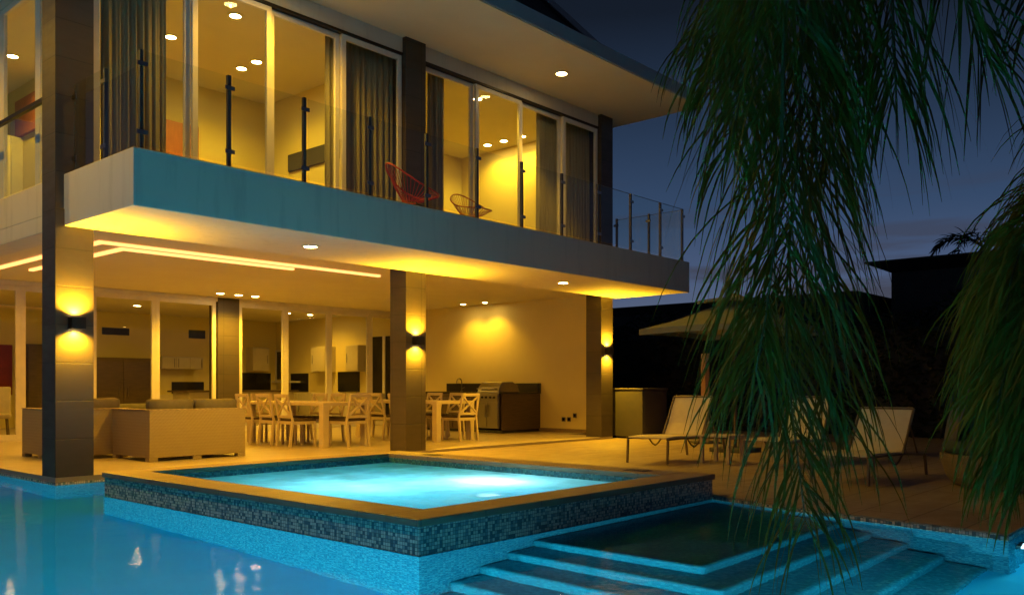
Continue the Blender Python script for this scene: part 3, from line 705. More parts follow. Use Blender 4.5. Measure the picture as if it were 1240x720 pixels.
# dining tables
def table(x0, x1, y0, y1, label):
    t = thing('dining_table', label, 'table', ((x0+x1)/2,(y0+y1)/2,0), 'dining tables')
    m = MB(); m.box(x0,x1,y0,y1,.68,.735); m.build('tabletop', M['paintwood'], t, bevel=.006)
    for x in (x0, x1-.12):
        for y in (y0, y1-.12):
            m = MB(); m.box(x+.002,x+.118,y+.002,y+.118,.001,.679); m.build('leg', M['paintwood'], t, bevel=.005)
table(8.53, 9.50, 11.67, 13.95, 'ivory dining table with thick square legs beside the wicker sofas')
table(10.80, 11.78, 11.40, 13.70, 'ivory dining table right of the middle stone column')
# X-back chair
def make_chair():
    t = thing('dining_chair', 'x', 'chair', (0,0,0), 'ivory cross-back dining chairs'); w = .225
    pw = M['paintwood']
    for s in (-1, 1):
        m = MB(); m.bar((s*w,-.25,.001), (s*w,-.20,.44), .038, .042); m.bar((s*w,-.20,.432), (s*w*.93,-.29,.865), .036, .034); m.build('back_post', pw, t, bevel=.004)
        m = MB(); m.bar((s*w,.21,.001), (s*w,.21,.42), .038, .038); m.build('leg', pw, t, bevel=.004)
        m = MB(); m.bar((s*w,-.19,.40), (s*w,.19,.40), .025, .05); m.build('side_rail', pw, t)
    m = MB(); m.bar((-w*.98,-.288,.845), (w*.98,-.288,.845), .028, .055); m.build('top_rail', pw, t, bevel=.004)
    m = MB(); m.bar((-w*.95,-.213,.50), (w*.95,-.213,.50), .024, .045); m.build('lower_rail', pw, t, bevel=.004)
    m = MB(); m.bar((-w*.9,-.285,.82), (w*.93,-.222,.52), .022, .03); m.bar((w*.9,-.288,.82), (-w*.93,-.225,.52), .022, .03); m.build('cross_brace', pw, t)
    m = MB(); m.bar((-w,.21,.40), (w,.21,.40), .025, .05); m.bar((-w,-.20,.40), (w,-.20,.40), .025, .05); m.build('seat_rail', pw, t)
    m = MB(); m.box(-w-.01,w+.01,-.19,.235,.426,.462); m.build('seat', M['seat'], t, bevel=.012)
    return t
A, B_ = 'ivory cross-back chair ', ''
chairs = [
 (8.50,12.32,-90,'nearest of three ivory chairs along the sofa side of the left table'),
 (8.50,12.93,-90,'middle of three ivory chairs along the sofa side of the left table'),
 (8.50,13.54,-90,'farthest of three ivory chairs along the sofa side of the left table'),
 (9.10,11.72,0,'ivory cross-back chair at the pool end of the left table'),
 (9.55,12.35,90,'nearest ivory chair on the column side of the left table'),
 (9.55,12.95,90,'middle ivory chair on the column side of the left table'),
 (9.55,13.55,90,'farthest ivory chair on the column side of the left table'),
 (9.02,14.0,180,'ivory chair at the house end of the left table'),
 (11.43,11.46,0,'ivory cross-back chair at the pool end of the right table'),
 (10.75,12.1,-90,'nearest ivory chair behind the middle column at the right table'),
 (10.75,12.75,-90,'farther ivory chair behind the middle column at the right table'),
 (11.83,12.2,90,'nearest ivory chair on the grill side of the right table'),
 (11.83,12.85,90,'farther ivory chair on the grill side of the right table'),
 (11.28,13.75,180,'ivory chair at the house end of the right table')]
proto = make_chair()
for k, (x, y, a, lb) in enumerate(chairs):
    o = proto if k == 0 else copy_tree(proto)
    o.location = (x+random.uniform(-.03,.03), y+random.uniform(-.03,.03), 0); o.rotation_euler.z = R(a+random.uniform(-6,6)); o['label'] = lb

# barbecue island along the right wall
bx0, bx1, by0, by1 = 13.66, XW-.003, 12.4, 15.3
t = thing('barbecue_counter', 'dark outdoor kitchen counter with black granite top along the cream wall', 'counter', (bx0,by0,0))
m = MB(); m.box(bx0+.03,bx1,by0+.02,12.46,.06,.84); m.box(bx0+.03,bx1,13.16,by1,.06,.84); m.box(bx0+.75,bx1,12.46,13.16,.06,.84); m.build('cabinet', M['brownwood'], t, bevel=.004)
m = MB(); m.box(bx0,bx1,by0,12.46,.841,.88); m.box(bx0,bx1,13.16,by1,.841,.88); m.box(bx0+.72,bx1,12.46,13.16,.841,.88); m.build('worktop', M['granite'], t, bevel=.004)
m = MB(); m.box(bx1-.12,bx1,by0,by1,.881,1.07); m.build('backsplash', M['granite'], t, bevel=.004)
m = MB(); m.box(bx0+.06,bx1,by0+.05,by1,.001,.059); m.build('plinth', M['black'], t)
for k in range(3):
    y0 = 13.2+k*.7; dr = MB(); dr.box(bx0+.008,bx0+.028,y0+.02,y0+.67,.1,.82); d_ = dr.build('door', M['brownwood'], t, bevel=.004)
    hd = MB(); hd.bar((bx0-.012,y0+.12,.74),(bx0-.012,y0+.55,.74),.012); hd.bar((bx0-.012,y0+.14,.74),(bx0+.01,y0+.14,.74),.01); hd.bar((bx0-.012,y0+.53,.74),(bx0+.01,y0+.53,.74),.01); hd.build('handle', M['steel'], d_)
t = thing('gas_grill', 'stainless steel barbecue grill with closed hood in the counter', 'grill', (bx0,12.5,.06))
g0, g1 = 12.475, 13.145
m = MB(); m.box(bx0-.03,bx0+.7,g0,g1,.1,.86); m.build('body', M['steel'], t, bevel=.008)
prof = [(bx0-.02,.861),(bx0+.02,.98),(bx0+.12,1.09),(bx0+.45,1.10),(bx0+.62,1.02),(bx0+.68,.861)]
m = MB(); n = len(prof); m.add([(x,y,z) for y in (g0+.02,g1-.02) for x, z in prof], [tuple(range(n)),tuple(range(2*n-1,n-1,-1))]+[(i,i+n,(i+1) % n+n,(i+1) % n) for i in range(n)])
hood = m.build('hood', M['steel'], t, bevel=.02, seg=3)
m = MB(); m.bar((bx0-.06,g0+.06,.95),(bx0-.06,g1-.06,.95),.022); m.bar((bx0-.06,g0+.1,.95),(bx0+.01,g0+.1,.95),.018); m.bar((bx0-.06,g1-.1,.95),(bx0+.01,g1-.1,.95),.018); m.build('handle', M['steel'], hood)
m = MB(); m.box(bx0-.055,bx0-.031,g0+.01,g1-.01,.70,.83); m.build('control_panel', M['steel'], t, bevel=.004)
for k in range(5):
    m = MB(); y = g0+.1+k*.118; m.tube([(bx0-.056,y,.765),(bx0-.085,y,.765)], [.024,.02], 14); m.build('knob', M['black'], t)
for k in range(2):
    m = MB(); m.box(bx0-.045,bx0-.031,g0+.02+k*.32,g0+.33+k*.32,.13,.67); d_ = m.build('door', M['steel'], t, bevel=.004)
    m = MB(); y = g0+.29+k*.08; m.bar((bx0-.07,y,.35),(bx0-.07,y,.6),.014); m.bar((bx0-.07,y,.37),(bx0-.046,y,.37),.01); m.bar((bx0-.07,y,.58),(bx0-.046,y,.58),.01); m.build('handle', M['steel'], d_)
t = thing('faucet', 'tall curved steel faucet on the dark counter', 'faucet', (14.25,14.2,.881))
m = MB(); pts = [(14.25,14.2,.882),(14.25,14.2,1.10)]+[(14.25-.08+.08*math.cos(a),14.2,1.10+.08*math.sin(a)) for a in [R(v) for v in range(20,181,20)]]+[(14.09,14.2,1.06)]
m.tube(pts, .013, 10); m.build('spout', M['steel'], t, smooth=True)
m = MB(); m.disc((14.25,14.2), .03, .882, .90, 16); m.build('base', M['steel'], t)
m = MB(); m.bar((14.25,14.2,.95),(14.25,14.11,.98),.012); m.build('handle', M['steel'], t)
for px, py, lb in ((682.7,507.3,'left of two low wall sockets side by side on the cream wall'),(689.3,507.3,'right of two low wall sockets side by side on the cream wall'),(696.3,502.7,'dark wall socket set a little higher near the right column')):
    q = onX(px, py, XW); t = thing('wall_socket', lb, 'wall socket', (XW,q.y,q.z-.05), 'wall sockets on the cream wall')
    m = MB(); m.box(XW-.012,XW-.001,q.y-.05,q.y+.05,q.z-.05,q.z+.05); m.build('plate', M['steel'] if '2' not in str(px)[:1] else M['steel'], t, bevel=.003)
    m = MB(); m.box(XW-.016,XW-.0125,q.y-.032,q.y+.032,q.z-.032,q.z+.032); m.build('insert', M['black'], t)

# ------------------------------------------------------------------ inside the ground floor, seen through the doors
YK = YB-.2
def wallbox(name, px0, px1, py0, py1, depth, mat, label, cat, group=None, Y=YK, bevel=.006):
    a_ = onY(px0,py0,Y-depth); b_ = onY(px1,py1,Y-depth)
    m = MB(); m.box(a_.x,b_.x,Y-depth,Y-.003,max(b_.z,.002),a_.z)
    return tag(m.build(name, mat, bevel=bevel), label, cat, group), (a_.x,b_.x,max(b_.z,.002),a_.z)
def grille(px0, px1, py0, py1, label):
    a_ = onY(px0,py0,YK-.03); b_ = onY(px1,py1,YK-.03)
    t = thing('air_vent', label, 'air vent', ((a_.x+b_.x)/2,YK,b_.z), 'dark air vents on the kitchen wall')
    m = MB(); m.box(a_.x,b_.x,YK-.012,YK-.003,b_.z,a_.z); m.build('backing', M['black'], t)
    m = MB(); n = 9
    for k in range(n): z = b_.z+(a_.z-b_.z)*(k+.5)/n; m.box(a_.x+.01,b_.x-.01,YK-.03,YK-.013,z-.006,z+.006)
    m.build('slats', M['darkmetal'], t)
grille(124,157,396,406,'dark air vent left above the big dark cupboard')
grille(229,249,399,410,'dark air vent left of the inner stone column')
def cupboard(name, px0, px1, py0, py1, depth, mat, label, cat, doors=2, group=None, toe=False):
    a_ = onY(px0,py0,YK-depth); b_ = onY(px1,py1,YK-depth); z0 = max(b_.z, .002)
    t = thing(name, label, cat, ((a_.x+b_.x)/2,YK-depth/2,z0), group)
    m = MB(); m.box(a_.x,b_.x,YK-depth,YK-.003,z0,a_.z); m.build('body', mat, t, bevel=.004)
    wd = (b_.x-a_.x)/doors
    for k in range(doors):
        m = MB(); m.box(a_.x+k*wd+.008,a_.x+(k+1)*wd-.008,YK-depth-.02,YK-depth-.001,z0+.02,a_.z-.02); d_ = m.build('door', mat, t, bevel=.003)
        m = MB(); hx = a_.x+(k+.85 if k % 2 == 0 else k+.15)*wd; m.bar((hx,YK-depth-.04,(z0+a_.z)/2-.12),(hx,YK-depth-.04,(z0+a_.z)/2+.12),.012); m.bar((hx,YK-depth-.04,(z0+a_.z)/2),(hx,YK-depth-.02,(z0+a_.z)/2),.01); m.build('handle', M['steel'], d_)
    return t
cupboard('cupboard', 112,184,432,560,.6, M['brownwood'], 'tall dark double-door cupboard at the back of the kitchen', 'cupboard', 2)
cupboard('wall_cabinet', 196,246,431,447,.35, M['cab'], 'row of pale wall cabinets behind the left glass doors', 'cabinet', 3)
cupboard('base_cabinet', 189,250,478,560,.6, M['cab'], 'pale base cabinets behind the left glass doors', 'cabinet', 3)
wallbox('splashback', 208,247,462,476,.02, M['black'], 'black splashback above the left base cabinets', 'splashback', 'black kitchen splashbacks')
wallbox('splashback', 290,328,451,474,.02, M['black'], 'black splashback right of the inner stone column', 'splashback', 'black kitchen splashbacks')
cupboard('wall_cabinet', 306,326,420,449,.35, M['cab'], 'narrow pale wall cabinet at the kitchen corner', 'cabinet', 1)
cupboard('base_cabinet', 290,330,476,560,.6, M['cab'], 'pale kitchen base cabinets right of the inner stone column', 'cabinet', 2)
XK = XW-.003
def sidebox(name, px0, px1, py0, py1, depth, mat, label, cat, group=None, doors=0):
    a_ = onX(px0,py0,XK-depth); b_ = onX(px1,py1,XK-depth); z0, z1 = max(b_.z,.002), a_.z
    t = thing(name, label, cat, (XK-depth/2,(a_.y+b_.y)/2,z0), group)
    y0, y1 = b_.y, a_.y
    m = MB(); m.box(XK-depth,XK,y0,y1,z0,z1); m.build('body', mat, t, bevel=.004)
    for k in range(doors):
        wd = (y1-y0)/doors
        m = MB(); m.box(XK-depth-.02,XK-depth-.001,y0+k*wd+.008,y0+(k+1)*wd-.008,z0+.02,z1-.02); d_ = m.build('door', mat, t, bevel=.003)
        m = MB(); hy = y0+(k+.85)*wd; zc = (z0+z1)/2; m.bar((XK-depth-.04,hy,zc-.12),(XK-depth-.04,hy,zc+.12),.012); m.bar((XK-depth-.04,hy,zc),(XK-depth-.02,hy,zc),.01); m.build('handle', M['steel'], d_)
    return t
sidebox('splashback', 352,373,452,474,.02, M['black'], 'black splashback behind the middle glass door post', 'splashback', 'black kitchen splashbacks')
t = sidebox('oven', 409,434,450,474,.05, M['black'], 'square black oven front near the dark doorway', 'oven')
sidebox('wall_cabinet', 377,394,420,450,.35, M['cab'], 'pale wall cabinet above the middle table', 'cabinet', None, 1)
sidebox('wall_cabinet', 419,434,418,449,.35, M['cab'], 'slim pale wall cabinet beside the dark doorway', 'cabinet', None, 1)
sidebox('base_cabinet', 345,446,475,560,.6, M['cab'], 'long pale kitchen base cabinets behind the dining tables', 'cabinet', None, 6)
t = thing('serving_hatch', 'dark hatch window with white frame in the kitchen wall', 'window', tuple(onX(341,462,XK)))
a_ = onX(333,424,XK); b_ = onX(350,461,XK); y0, y1 = b_.y, a_.y
m = MB(); m.box(XK-.012,XK,y0+.12,y1-.12,b_.z+.05,a_.z-.05); m.build('opening', M['black'], t)
m = MB(); m.box(XK-.04,XK,y0,y0+.118,b_.z,a_.z); m.box(XK-.04,XK,y1-.118,y1,b_.z,a_.z); m.box(XK-.04,XK,y0+.12,y1-.12,a_.z-.05,a_.z); m.build('frame', M['frame'], t)
m = MB(); m.box(XK-.16,XK,y0-.6,y1+.02,b_.z-.05,b_.z-.001); m.build('sill', M['frame'], t)
t = thing('interior_door', 'tall dark doorway with a white post beside the middle column', 'door', tuple(onX(460,525,XK)))
a_ = onX(450,408,XK); b_ = onX(465,545,XK); zt_ = a_.z; y0, y1 = b_.y, a_.y
m = MB(); m.box(XK-.03,XK,y0,y1,.002,zt_); m.build('leaf', M['black'], t)
m = MB(); m.box(XK-.06,XK,y0-.10,y0-.002,.002,zt_); m.build('post', M['frame'], t)
m = MB(); m.box(XK-.03,XK,YG+.1,y0-.102,.002,zt_); m.build('leaf', M['black'], t)
# dark kitchen island with stools behind the glass
t = thing('kitchen_island', 'long kitchen island with dark top behind the glass doors', 'kitchen island', (11.5,20.0,0))
m = MB(); m.box(10.6,13.6,19.9,20.7,.002,.86); m.build('body', M['cab'], t, bevel=.005)
m = MB(); m.box(10.5,13.7,19.8,20.8,.861,.90); m.build('worktop', M['brownwood'], t, bevel=.006)
t = thing('wall_picture', 'dark red abstract canvas in the room left of the column', 'picture', tuple(onY(5,470,YK)))
a_ = onY(-60,415,YK-.04); b_ = onY(15,478,YK-.04)
m = MB(); m.box(4.25,b_.x,YK-.04,YK-.003,b_.z,a_.z); m.build('canvas', M['redart'], t, bevel=.004)
t = thing('fabric_screen', 'tall dark cupboard beside the red canvas', 'cupboard', tuple(onY(45,560,YK-.5)))
a_ = onY(33,416,YK-.5); b_ = onY(72,560,YK-.5)
m = MB(); m.box(a_.x,b_.x,YK-.5,YK-.003,.002,a_.z); m.build('body', M['brownwood'], t, bevel=.004)
m = MB(); m.box(a_.x+.02,b_.x-.02,YK-.525,YK-.501,.05,a_.z-.03); m.build('door', M['brownwood'], t, bevel=.004)
def armchair(loc, rz, label):
    t = thing('armchair', label, 'chair', loc, None, rz); ORG[t] = Vector((0,0,0))
    m = MB(); m.box(-.3,.3,-.3,.3,.36,.46); m.build('seat', M['pillow'], t, bevel=.04, seg=3)
    m = MB()
    prof = [(-.28,.40),(-.33,.7),(-.40,.98),(-.33,1.0),(-.25,.72),(-.19,.44)]
    n = len(prof); m.add([(x,y,z) for x in (-.29,.29) for y, z in prof], [tuple(range(n)),tuple(range(2*n-1,n-1,-1))]+[(i,i+n,(i+1) % n+n,(i+1) % n) for i in range(n)])
    m.build('backrest', M['pillow'], t, bevel=.03, seg=3)
    for x in (-.25,.25):
        for y in (-.25,.25): m = MB(); m.bar((x,y,.001),(x*.9,y*.9,.36),.03); m.build('leg', M['brownwood'], t)
armchair((6.1,19.2,0), R(160), 'pale cushioned chair inside the room left of the column')
m = MB(); m.box(8.0,9.5,18.4,19.2,.10,.62); tag(m.build('sofa', M['cushion'], bevel=.08, seg=4), 'low dark sofa just inside the left glass doors', 'sofa')

# ------------------------------------------------------------------ pool deck furniture
def make_lounger():
    t = thing('sun_lounger', 'x', 'sun lounger', (0,0,0), 'beige sun loungers on the pool deck')
    w = .31; zs = .33; bx = .95; ang = R(59); bl = .64
    for s in (-1, 1):
        m = MB(); m.tube([(0,s*w,zs),(.35,s*w,zs+.005),(1.0,s*w,zs-.01),(1.75,s*w,zs-.06)], .014, 8); m.build('side_rail', M['lframe'], t, smooth=True)
        m = MB(); m.bar((.02,s*w,zs-.015),(.0,s*w,.001),.028); m.build('leg', M['lframe'], t, bevel=.003)
        m = MB(); m.bar((1.62,s*w,zs-.06),(1.68,s*w,.001),.028); m.build('leg', M['lframe'], t, bevel=.003)
        m = MB(); m.tube([(.55,s*w,zs-.012),(.66,s*w,zs-.10),(.74,s*w,zs-.13),(.82,s*w,zs-.10),(.93,s*w,zs-.02)], .012, 6); m.build('brace', M['lframe'], t, smooth=True)
    def slab(pts, th):
        m = MB(); n = len(pts)
        vs = [(x,y,z+o) for o in (0,th) for y in (-w+.02,w-.02) for x, z in pts]
        fs = []
        for i in range(n-1): fs += [(i,i+1,n+i+1,n+i),(2*n+i,3*n+i,3*n+i+1,2*n+i+1),(i,2*n+i,2*n+i+1,i+1),(n+i,n+i+1,3*n+i+1,3*n+i)]
        fs += [(0,n,3*n,2*n),(n-1,3*n-1,4*n-1,2*n-1)]
        return m.add(vs, fs)
    slab([(0,zs+.01),(.3,zs+.022),(.6,zs+.012),(bx,zs)], .016).build('seat', M['sling'], t, smooth=False)
    p = [(bx+.02+s*bl*math.cos(ang), zs+.01+s*bl*math.sin(ang)) for s in (0,.3,.6,1)]
    p[1] = (p[1][0]+.01,p[1][1]-.01)
    slab(p, .018).build('backrest', M['sling'], t)
    m = MB()
    for s in (-1,1): m.tube([(bx,s*w,zs-.005),(bx+bl*math.cos(ang)+.01,s*w,zs+bl*math.sin(ang)+.01)], .015, 6)
    m.tube([(bx+bl*math.cos(ang)+.01,-w,zs+bl*math.sin(ang)+.01),(bx+bl*math.cos(ang)+.01,w,zs+bl*math.sin(ang)+.01)], .015, 6); m.build('back_frame', M['lframe'], t)
    for s in (-1,1):
        m = MB(); m.tube([(bx+.3,s*(w-.03),zs+.35),(bx+.52,s*(w-.03),zs-.04)], .01, 6); m.build('strut', M['lframe'], t)
    return t
L0 = make_lounger()
for k, (x, y, a, lb) in enumerate(((9.97,6.42,1.5,'lit beige sun lounger nearest the terrace'),(10.45,4.95,-2,'middle beige sun lounger behind the hanging palm leaves'),(9.25,3.55,-3,'shaded grey sun lounger beside the round daybed'))):
    o = L0 if k == 0 else copy_tree(L0); o.location = (x,y,ZD); o.rotation_euler.z = R(a); o['label'] = lb
o.scale = (1,1,.88)
t = thing('side_table', 'small pale slatted side table between the loungers', 'table', (10.75,5.72,ZD))
m = MB()
for k in range(5): m.box(10.53+k*.09,10.61+k*.09,5.50,5.94,ZD+.36,ZD+.385)
m.box(10.53,10.97,5.50,5.53,ZD+.33,ZD+.359); m.box(10.53,10.97,5.91,5.94,ZD+.33,ZD+.359); m.build('top', M['paintwood'], t)
for x in (10.53,10.92):
    for y in (5.50,5.89): m = MB(); m.box(x+.002,x+.048,y+.002,y+.048,ZD+.001,ZD+.329); m.build('leg', M['paintwood'], t)
# parasol
PX, PY = 12.75, 6.55
t = thing('parasol', 'square olive parasol with vented top above the loungers', 'parasol', (PX,PY,ZD))
def canopy(m, hw, ze, za, drop=.12, n=8, hole=0.):
    """four-sided canvas with sagging panels and a short valance"""
    cs = [(-1,-1),(1,-1),(1,1),(-1,1)]
    for i in range(4):
        a_, b_ = Vector(cs[i]), Vector(cs[(i+1) % 4]); vs = []; fs = []
        for r in range(n+1):
            f = hole+(1-hole)*r/n
            for k in range(n+1):
                u = k/n; p = (a_*(1-u)+b_*u)*hw*f
                sag = -.05*math.sin(math.pi*f)*1.0-.05*f*math.sin(math.pi*u)*-1*.6
                vs.append((PX+p.x, PY+p.y, za+(ze-za)*f+sag))
        fs = [(r*(n+1)+k, r*(n+1)+k+1, (r+1)*(n+1)+k+1, (r+1)*(n+1)+k) for r in range(n) for k in range(n)]
        base = n*(n+1)
        for k in range(n+1): v = vs[base+k]; vs.append((v[0],v[1],v[2]-drop))
        b2 = (n+1)*(n+1)
        fs += [(base+k, base+k+1, b2+k+1, b2+k) for k in range(n)]
        m.add(vs, fs)
cn = MB(); canopy(cn, 1.1, 1.90, 2.42, .09, hole=.12); o = cn.build('canopy', M['canvas'], t, smooth=False); s = o.modifiers.new('solid','SOLIDIFY'); s.thickness = .006
cv = MB(); canopy(cv, .44, 2.355, 2.50, .05); o2 = cv.build('vent_cap', M['canvas'], o); s = o2.modifiers.new('solid','SOLIDIFY'); s.thickness = .006
m = MB(); m.disc((PX,PY), .025, ZD+.05, 2.48, 12); m.build('pole', M['brownwood'], t, smooth=False)
m = MB(); m.box(PX-.3,PX+.3,PY-.3,PY+.3,ZD+.001,ZD+.07); m.build('base', M['greybox'], t, bevel=.01)
for sx, sy in ((-1,-1),(1,-1),(1,1),(-1,1),(0,-1),(1,0),(0,1),(-1,0)):
    m = MB(); m.bar((PX+sx*.03,PY+sy*.03,2.38),(PX+sx*1.07,PY+sy*1.07,1.86),.018); m.build('rib', M['brownwood'], t)
# outdoor shower, grey cabinet
q = (14.3,7.95); t = thing('outdoor_shower', 'slim wooden outdoor shower panel with steel fittings', 'shower', (q[0],q[1],ZD))
m = MB(); m.bar((q[0],q[1],ZD+.001),(q[0],q[1],1.60),.34,.08, up=RT); m.build('panel', M['teak'], t, bevel=.006)
pf = Vector((q[0],q[1],0))-FW*.05
def at(dz, out, side=0): v = pf-FW*out+RT*side; v.z = dz; return v
m = MB(); m.tube([at(1.48,0),at(1.50,.12),at(1.46,.2)], .012, 8); m.tube([at(1.462,.2),at(1.44,.2)], [.02,.055], 14); m.build('shower_head', M['steel'], t)
m = MB(); m.tube([at(.78,0),at(.78,.06)], .028, 12); m.bar(at(.78,.06),at(.72,.07,.0),.014); m.build('tap', M['steel'], t)
m = MB(); m.bar((q[0],q[1],ZD+.001),(q[0],q[1],ZD+.03),.5,.5, up=RT); m.build('tray', M['greybox'], t)
t = thing('storage_cabinet', 'plain grey cabinet standing just right of the right column', 'cabinet', (15.0,9.7,ZD))
m = MB(); m.box(14.52,15.42,9.45,10.25,ZD+.04,.93); m.build('body', M['greybox'], t, bevel=.01)
m = MB(); m.box(14.50,15.44,9.43,10.27,.931,.965); m.build('lid', M['greybox'], t, bevel=.008)
m = MB(); m.box(14.56,15.38,9.49,10.21,ZD+.001,ZD+.039); m.build('plinth', M['black'], t)
m = MB(); m.box(14.56,15.38,9.437,9.449,ZD+.08,.90); d_ = m.build('door', M['greybox'], t, bevel=.004)
# round daybed
bx, by = onD(1255,0,9.0).x, onD(1255,0,9.0).y
t = thing('daybed', 'round wicker daybed with dark green cushion and folding canopy', 'daybed', (bx,by,ZD))
m = MB(); m.lathe((bx,by,ZD), [(.0,.02),(.78,.02),(.84,.10),(.90,.30),(.90,.34),(.0,.34)], 40); m.build('base', M['tanweave'], t, smooth=False)
m = MB(); m.lathe((bx,by,ZD), [(.0,.345),(.86,.345),(.88,.40),(.86,.47),(.80,.50),(0,.51)], 40); m.build('cushion', M['teal'], t, smooth=True)
m = MB(); hv = []
for r in range(9):
    e = r/8*R(88)
    for k in range(25):
        a = R(-95)+R(190)*k/24
        cdir = FW*math.cos(a)+RT*math.sin(a)
        hv.append((bx+cdir.x*.86*math.cos(e)**.6, by+cdir.y*.86*math.cos(e)**.6, ZD+.36+.88*math.sin(e)))
m.add(hv, [(r*25+k,r*25+k+1,(r+1)*25+k+1,(r+1)*25+k) for r in range(8) for k in range(24)])
o = m.build('canopy_hood', M['greybox'], t, smooth=True); s = o.modifiers.new('solid','SOLIDIFY'); s.thickness = .015
for dx, lb in ((-.35,'left'),(.3,'right')):
    p_ = Vector((bx,by,ZD+.72))+RT*dx+FW*.55
    pad(p_, .5, .18, .42, M['teal'], f'{lb} dark scatter cushion on the round daybed', R(-15), YAW-R(90), group='daybed cushions')

# ------------------------------------------------------------------ background
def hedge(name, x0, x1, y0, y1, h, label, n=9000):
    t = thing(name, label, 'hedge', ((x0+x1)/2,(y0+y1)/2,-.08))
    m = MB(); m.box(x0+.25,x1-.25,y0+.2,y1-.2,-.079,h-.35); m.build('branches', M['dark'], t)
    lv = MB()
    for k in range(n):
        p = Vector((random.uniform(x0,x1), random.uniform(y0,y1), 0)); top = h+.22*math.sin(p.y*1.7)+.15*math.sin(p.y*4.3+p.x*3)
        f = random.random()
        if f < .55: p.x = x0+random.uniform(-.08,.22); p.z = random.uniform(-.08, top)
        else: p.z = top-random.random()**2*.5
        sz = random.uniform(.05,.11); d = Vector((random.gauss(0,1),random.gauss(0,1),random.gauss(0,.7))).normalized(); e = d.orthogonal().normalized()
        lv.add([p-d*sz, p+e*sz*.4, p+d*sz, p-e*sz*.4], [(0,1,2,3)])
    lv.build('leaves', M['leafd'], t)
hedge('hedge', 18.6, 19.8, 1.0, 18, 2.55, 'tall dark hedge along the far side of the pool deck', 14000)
def neighbour(x0, x1, y0, y1, h, ov, label, lean=.0):
    t = thing('neighbour_house', label, 'house', ((x0+x1)/2,(y0+y1)/2,-.08), 'dark neighbouring houses')
    m = MB(); m.box(x0,x1,y0,y1,-.079,h-.3); wl = m.build('wall', M['dark'], t)
    m = MB(); m.add([(x0-ov,y0-ov,h-.05),(x1+ov,y0-ov,h-.05),(x1+ov,y1+ov,h-.05),(x0-ov,y1+ov,h-.05),(x0,y0,h-.299),(x1,y0,h-.299),(x1,y1,h-.299),(x0,y1,h-.299),
                     (x0-ov,y0-ov,h),(x1+ov,y0-ov,h),(x1+ov,y1+ov,h),(x0-ov,y1+ov,h)],
                    [(4,5,6,7),(0,4,7,3),(1,5,4,0),(2,6,5,1),(3,7,6,2),(8,9,10,11),(0,8,9,1),(1,9,10,2),(2,10,11,3),(3,11,8,0)])
    m.build('roof', M['dark'], t)
    for k in range(3):
        y = y0+(y1-y0)*(k+.5)/3; m = MB(); m.box(x0-.03,x0-.002,y-.6,y+.6,.9,2.1); w_ = m.build('window', M['black'], t)
        f = MB(); f.box(x0-.05,x0-.031,y-.66,y-.6,.84,2.16); f.box(x0-.05,x0-.031,y+.6,y+.66,.84,2.16); f.box(x0-.05,x0-.031,y-.6,y+.6,2.1,2.16); f.box(x0-.05,x0-.031,y-.6,y+.6,.84,.9); f.build('frame', M['dark'], w_)
neighbour(24.2, 32, 8.9, 25, 3.62, .15, 'dark low house with flat roof beyond the hedge')
neighbour(25.5, 34, -9, 8.3, 4.5, .55, 'dark taller house with overhanging flat roof beyond the hedge')

# ------------------------------------------------------------------ palms
def frond(pts, llen, n, droop, mat, parent, wid=.013, spread=.5, rr=.016, jitter=.25, seedv=0, start=.12):
    """a feather leaf: stem through pts, leaflets hanging from both sides"""
    rnd = random.Random(seedv)
    P = [Vector(p) for p in pts]
    def cr(t):                      # Catmull-Rom through the points
        s = t*(len(P)-1); i = min(int(s), len(P)-2); u = s-i
        p0 = P[i-1] if i else P[0]*2-P[1]; p1, p2 = P[i], P[i+1]; p3 = P[i+2] if i+2 < len(P) else P[-1]*2-P[-2]
        return .5*((2*p1)+(p2-p0)*u+(2*p0-5*p1+4*p2-p3)*u*u+(3*p1-p0-3*p2+p3)*u**3)
    m = MB(); S = [cr(k/30) for k in range(31)]
    m.tube(S, [rr*(1-.8*k/30) for k in range(31)], 6)
    fr = m.build('frond', M['rachis'], parent, smooth=True)
    lf = MB()
    for k in range(n):
        t = start+(1-start)*(k+rnd.random())/n
        p = cr(t); ax = (cr(min(1,t+.01))-cr(max(0,t-.01))).normalized()
        for s in (-1, 1):
            ref = Vector((0,0,1)) if abs(ax.z) < .85 else FW
            side = ax.cross(ref).normalized()*s
            side = (Matrix.Rotation(rnd.gauss(0,.55), 3, ax) @ side)
            ln = llen*(.55+.45*math.sin(math.pi*min(1,.15+t*.85)))*rnd.uniform(.7,1.15)
            d = (side*spread+ax*(.75+rnd.gauss(0,jitter*.5))+Vector((rnd.gauss(0,jitter*.4),rnd.gauss(0,jitter*.4),rnd.gauss(0,jitter*.3)))).normalized()
            segs = 7; q = p.copy(); pts_ = []; dd = d.copy(); g = droop*rnd.uniform(.6,1.4)
            for j in range(segs+1):
                pts_.append(q.copy()); q += dd*ln/segs
                dd = (dd+Vector((0,0,-1))*g*(.25+j/segs)).normalized()
            wdir = dd.cross(Vector((rnd.gauss(0,1),rnd.gauss(0,1),.2)))
            wdir = wdir.normalized() if wdir.length > 1e-3 else side
            w0 = wid*rnd.uniform(.65,1.25)
            vs = []
            for j, qq in enumerate(pts_):
                f = j/segs; ww = w0*(min(1,.35+f*3))*(1-f**2.2)+.0008
                vs += [qq-wdir*ww, qq+wdir*ww]
            lf.add(vs, [(2*j,2*j+1,2*j+3,2*j+2) for j in range(segs)])
    lf.build('leaflets', mat, fr)
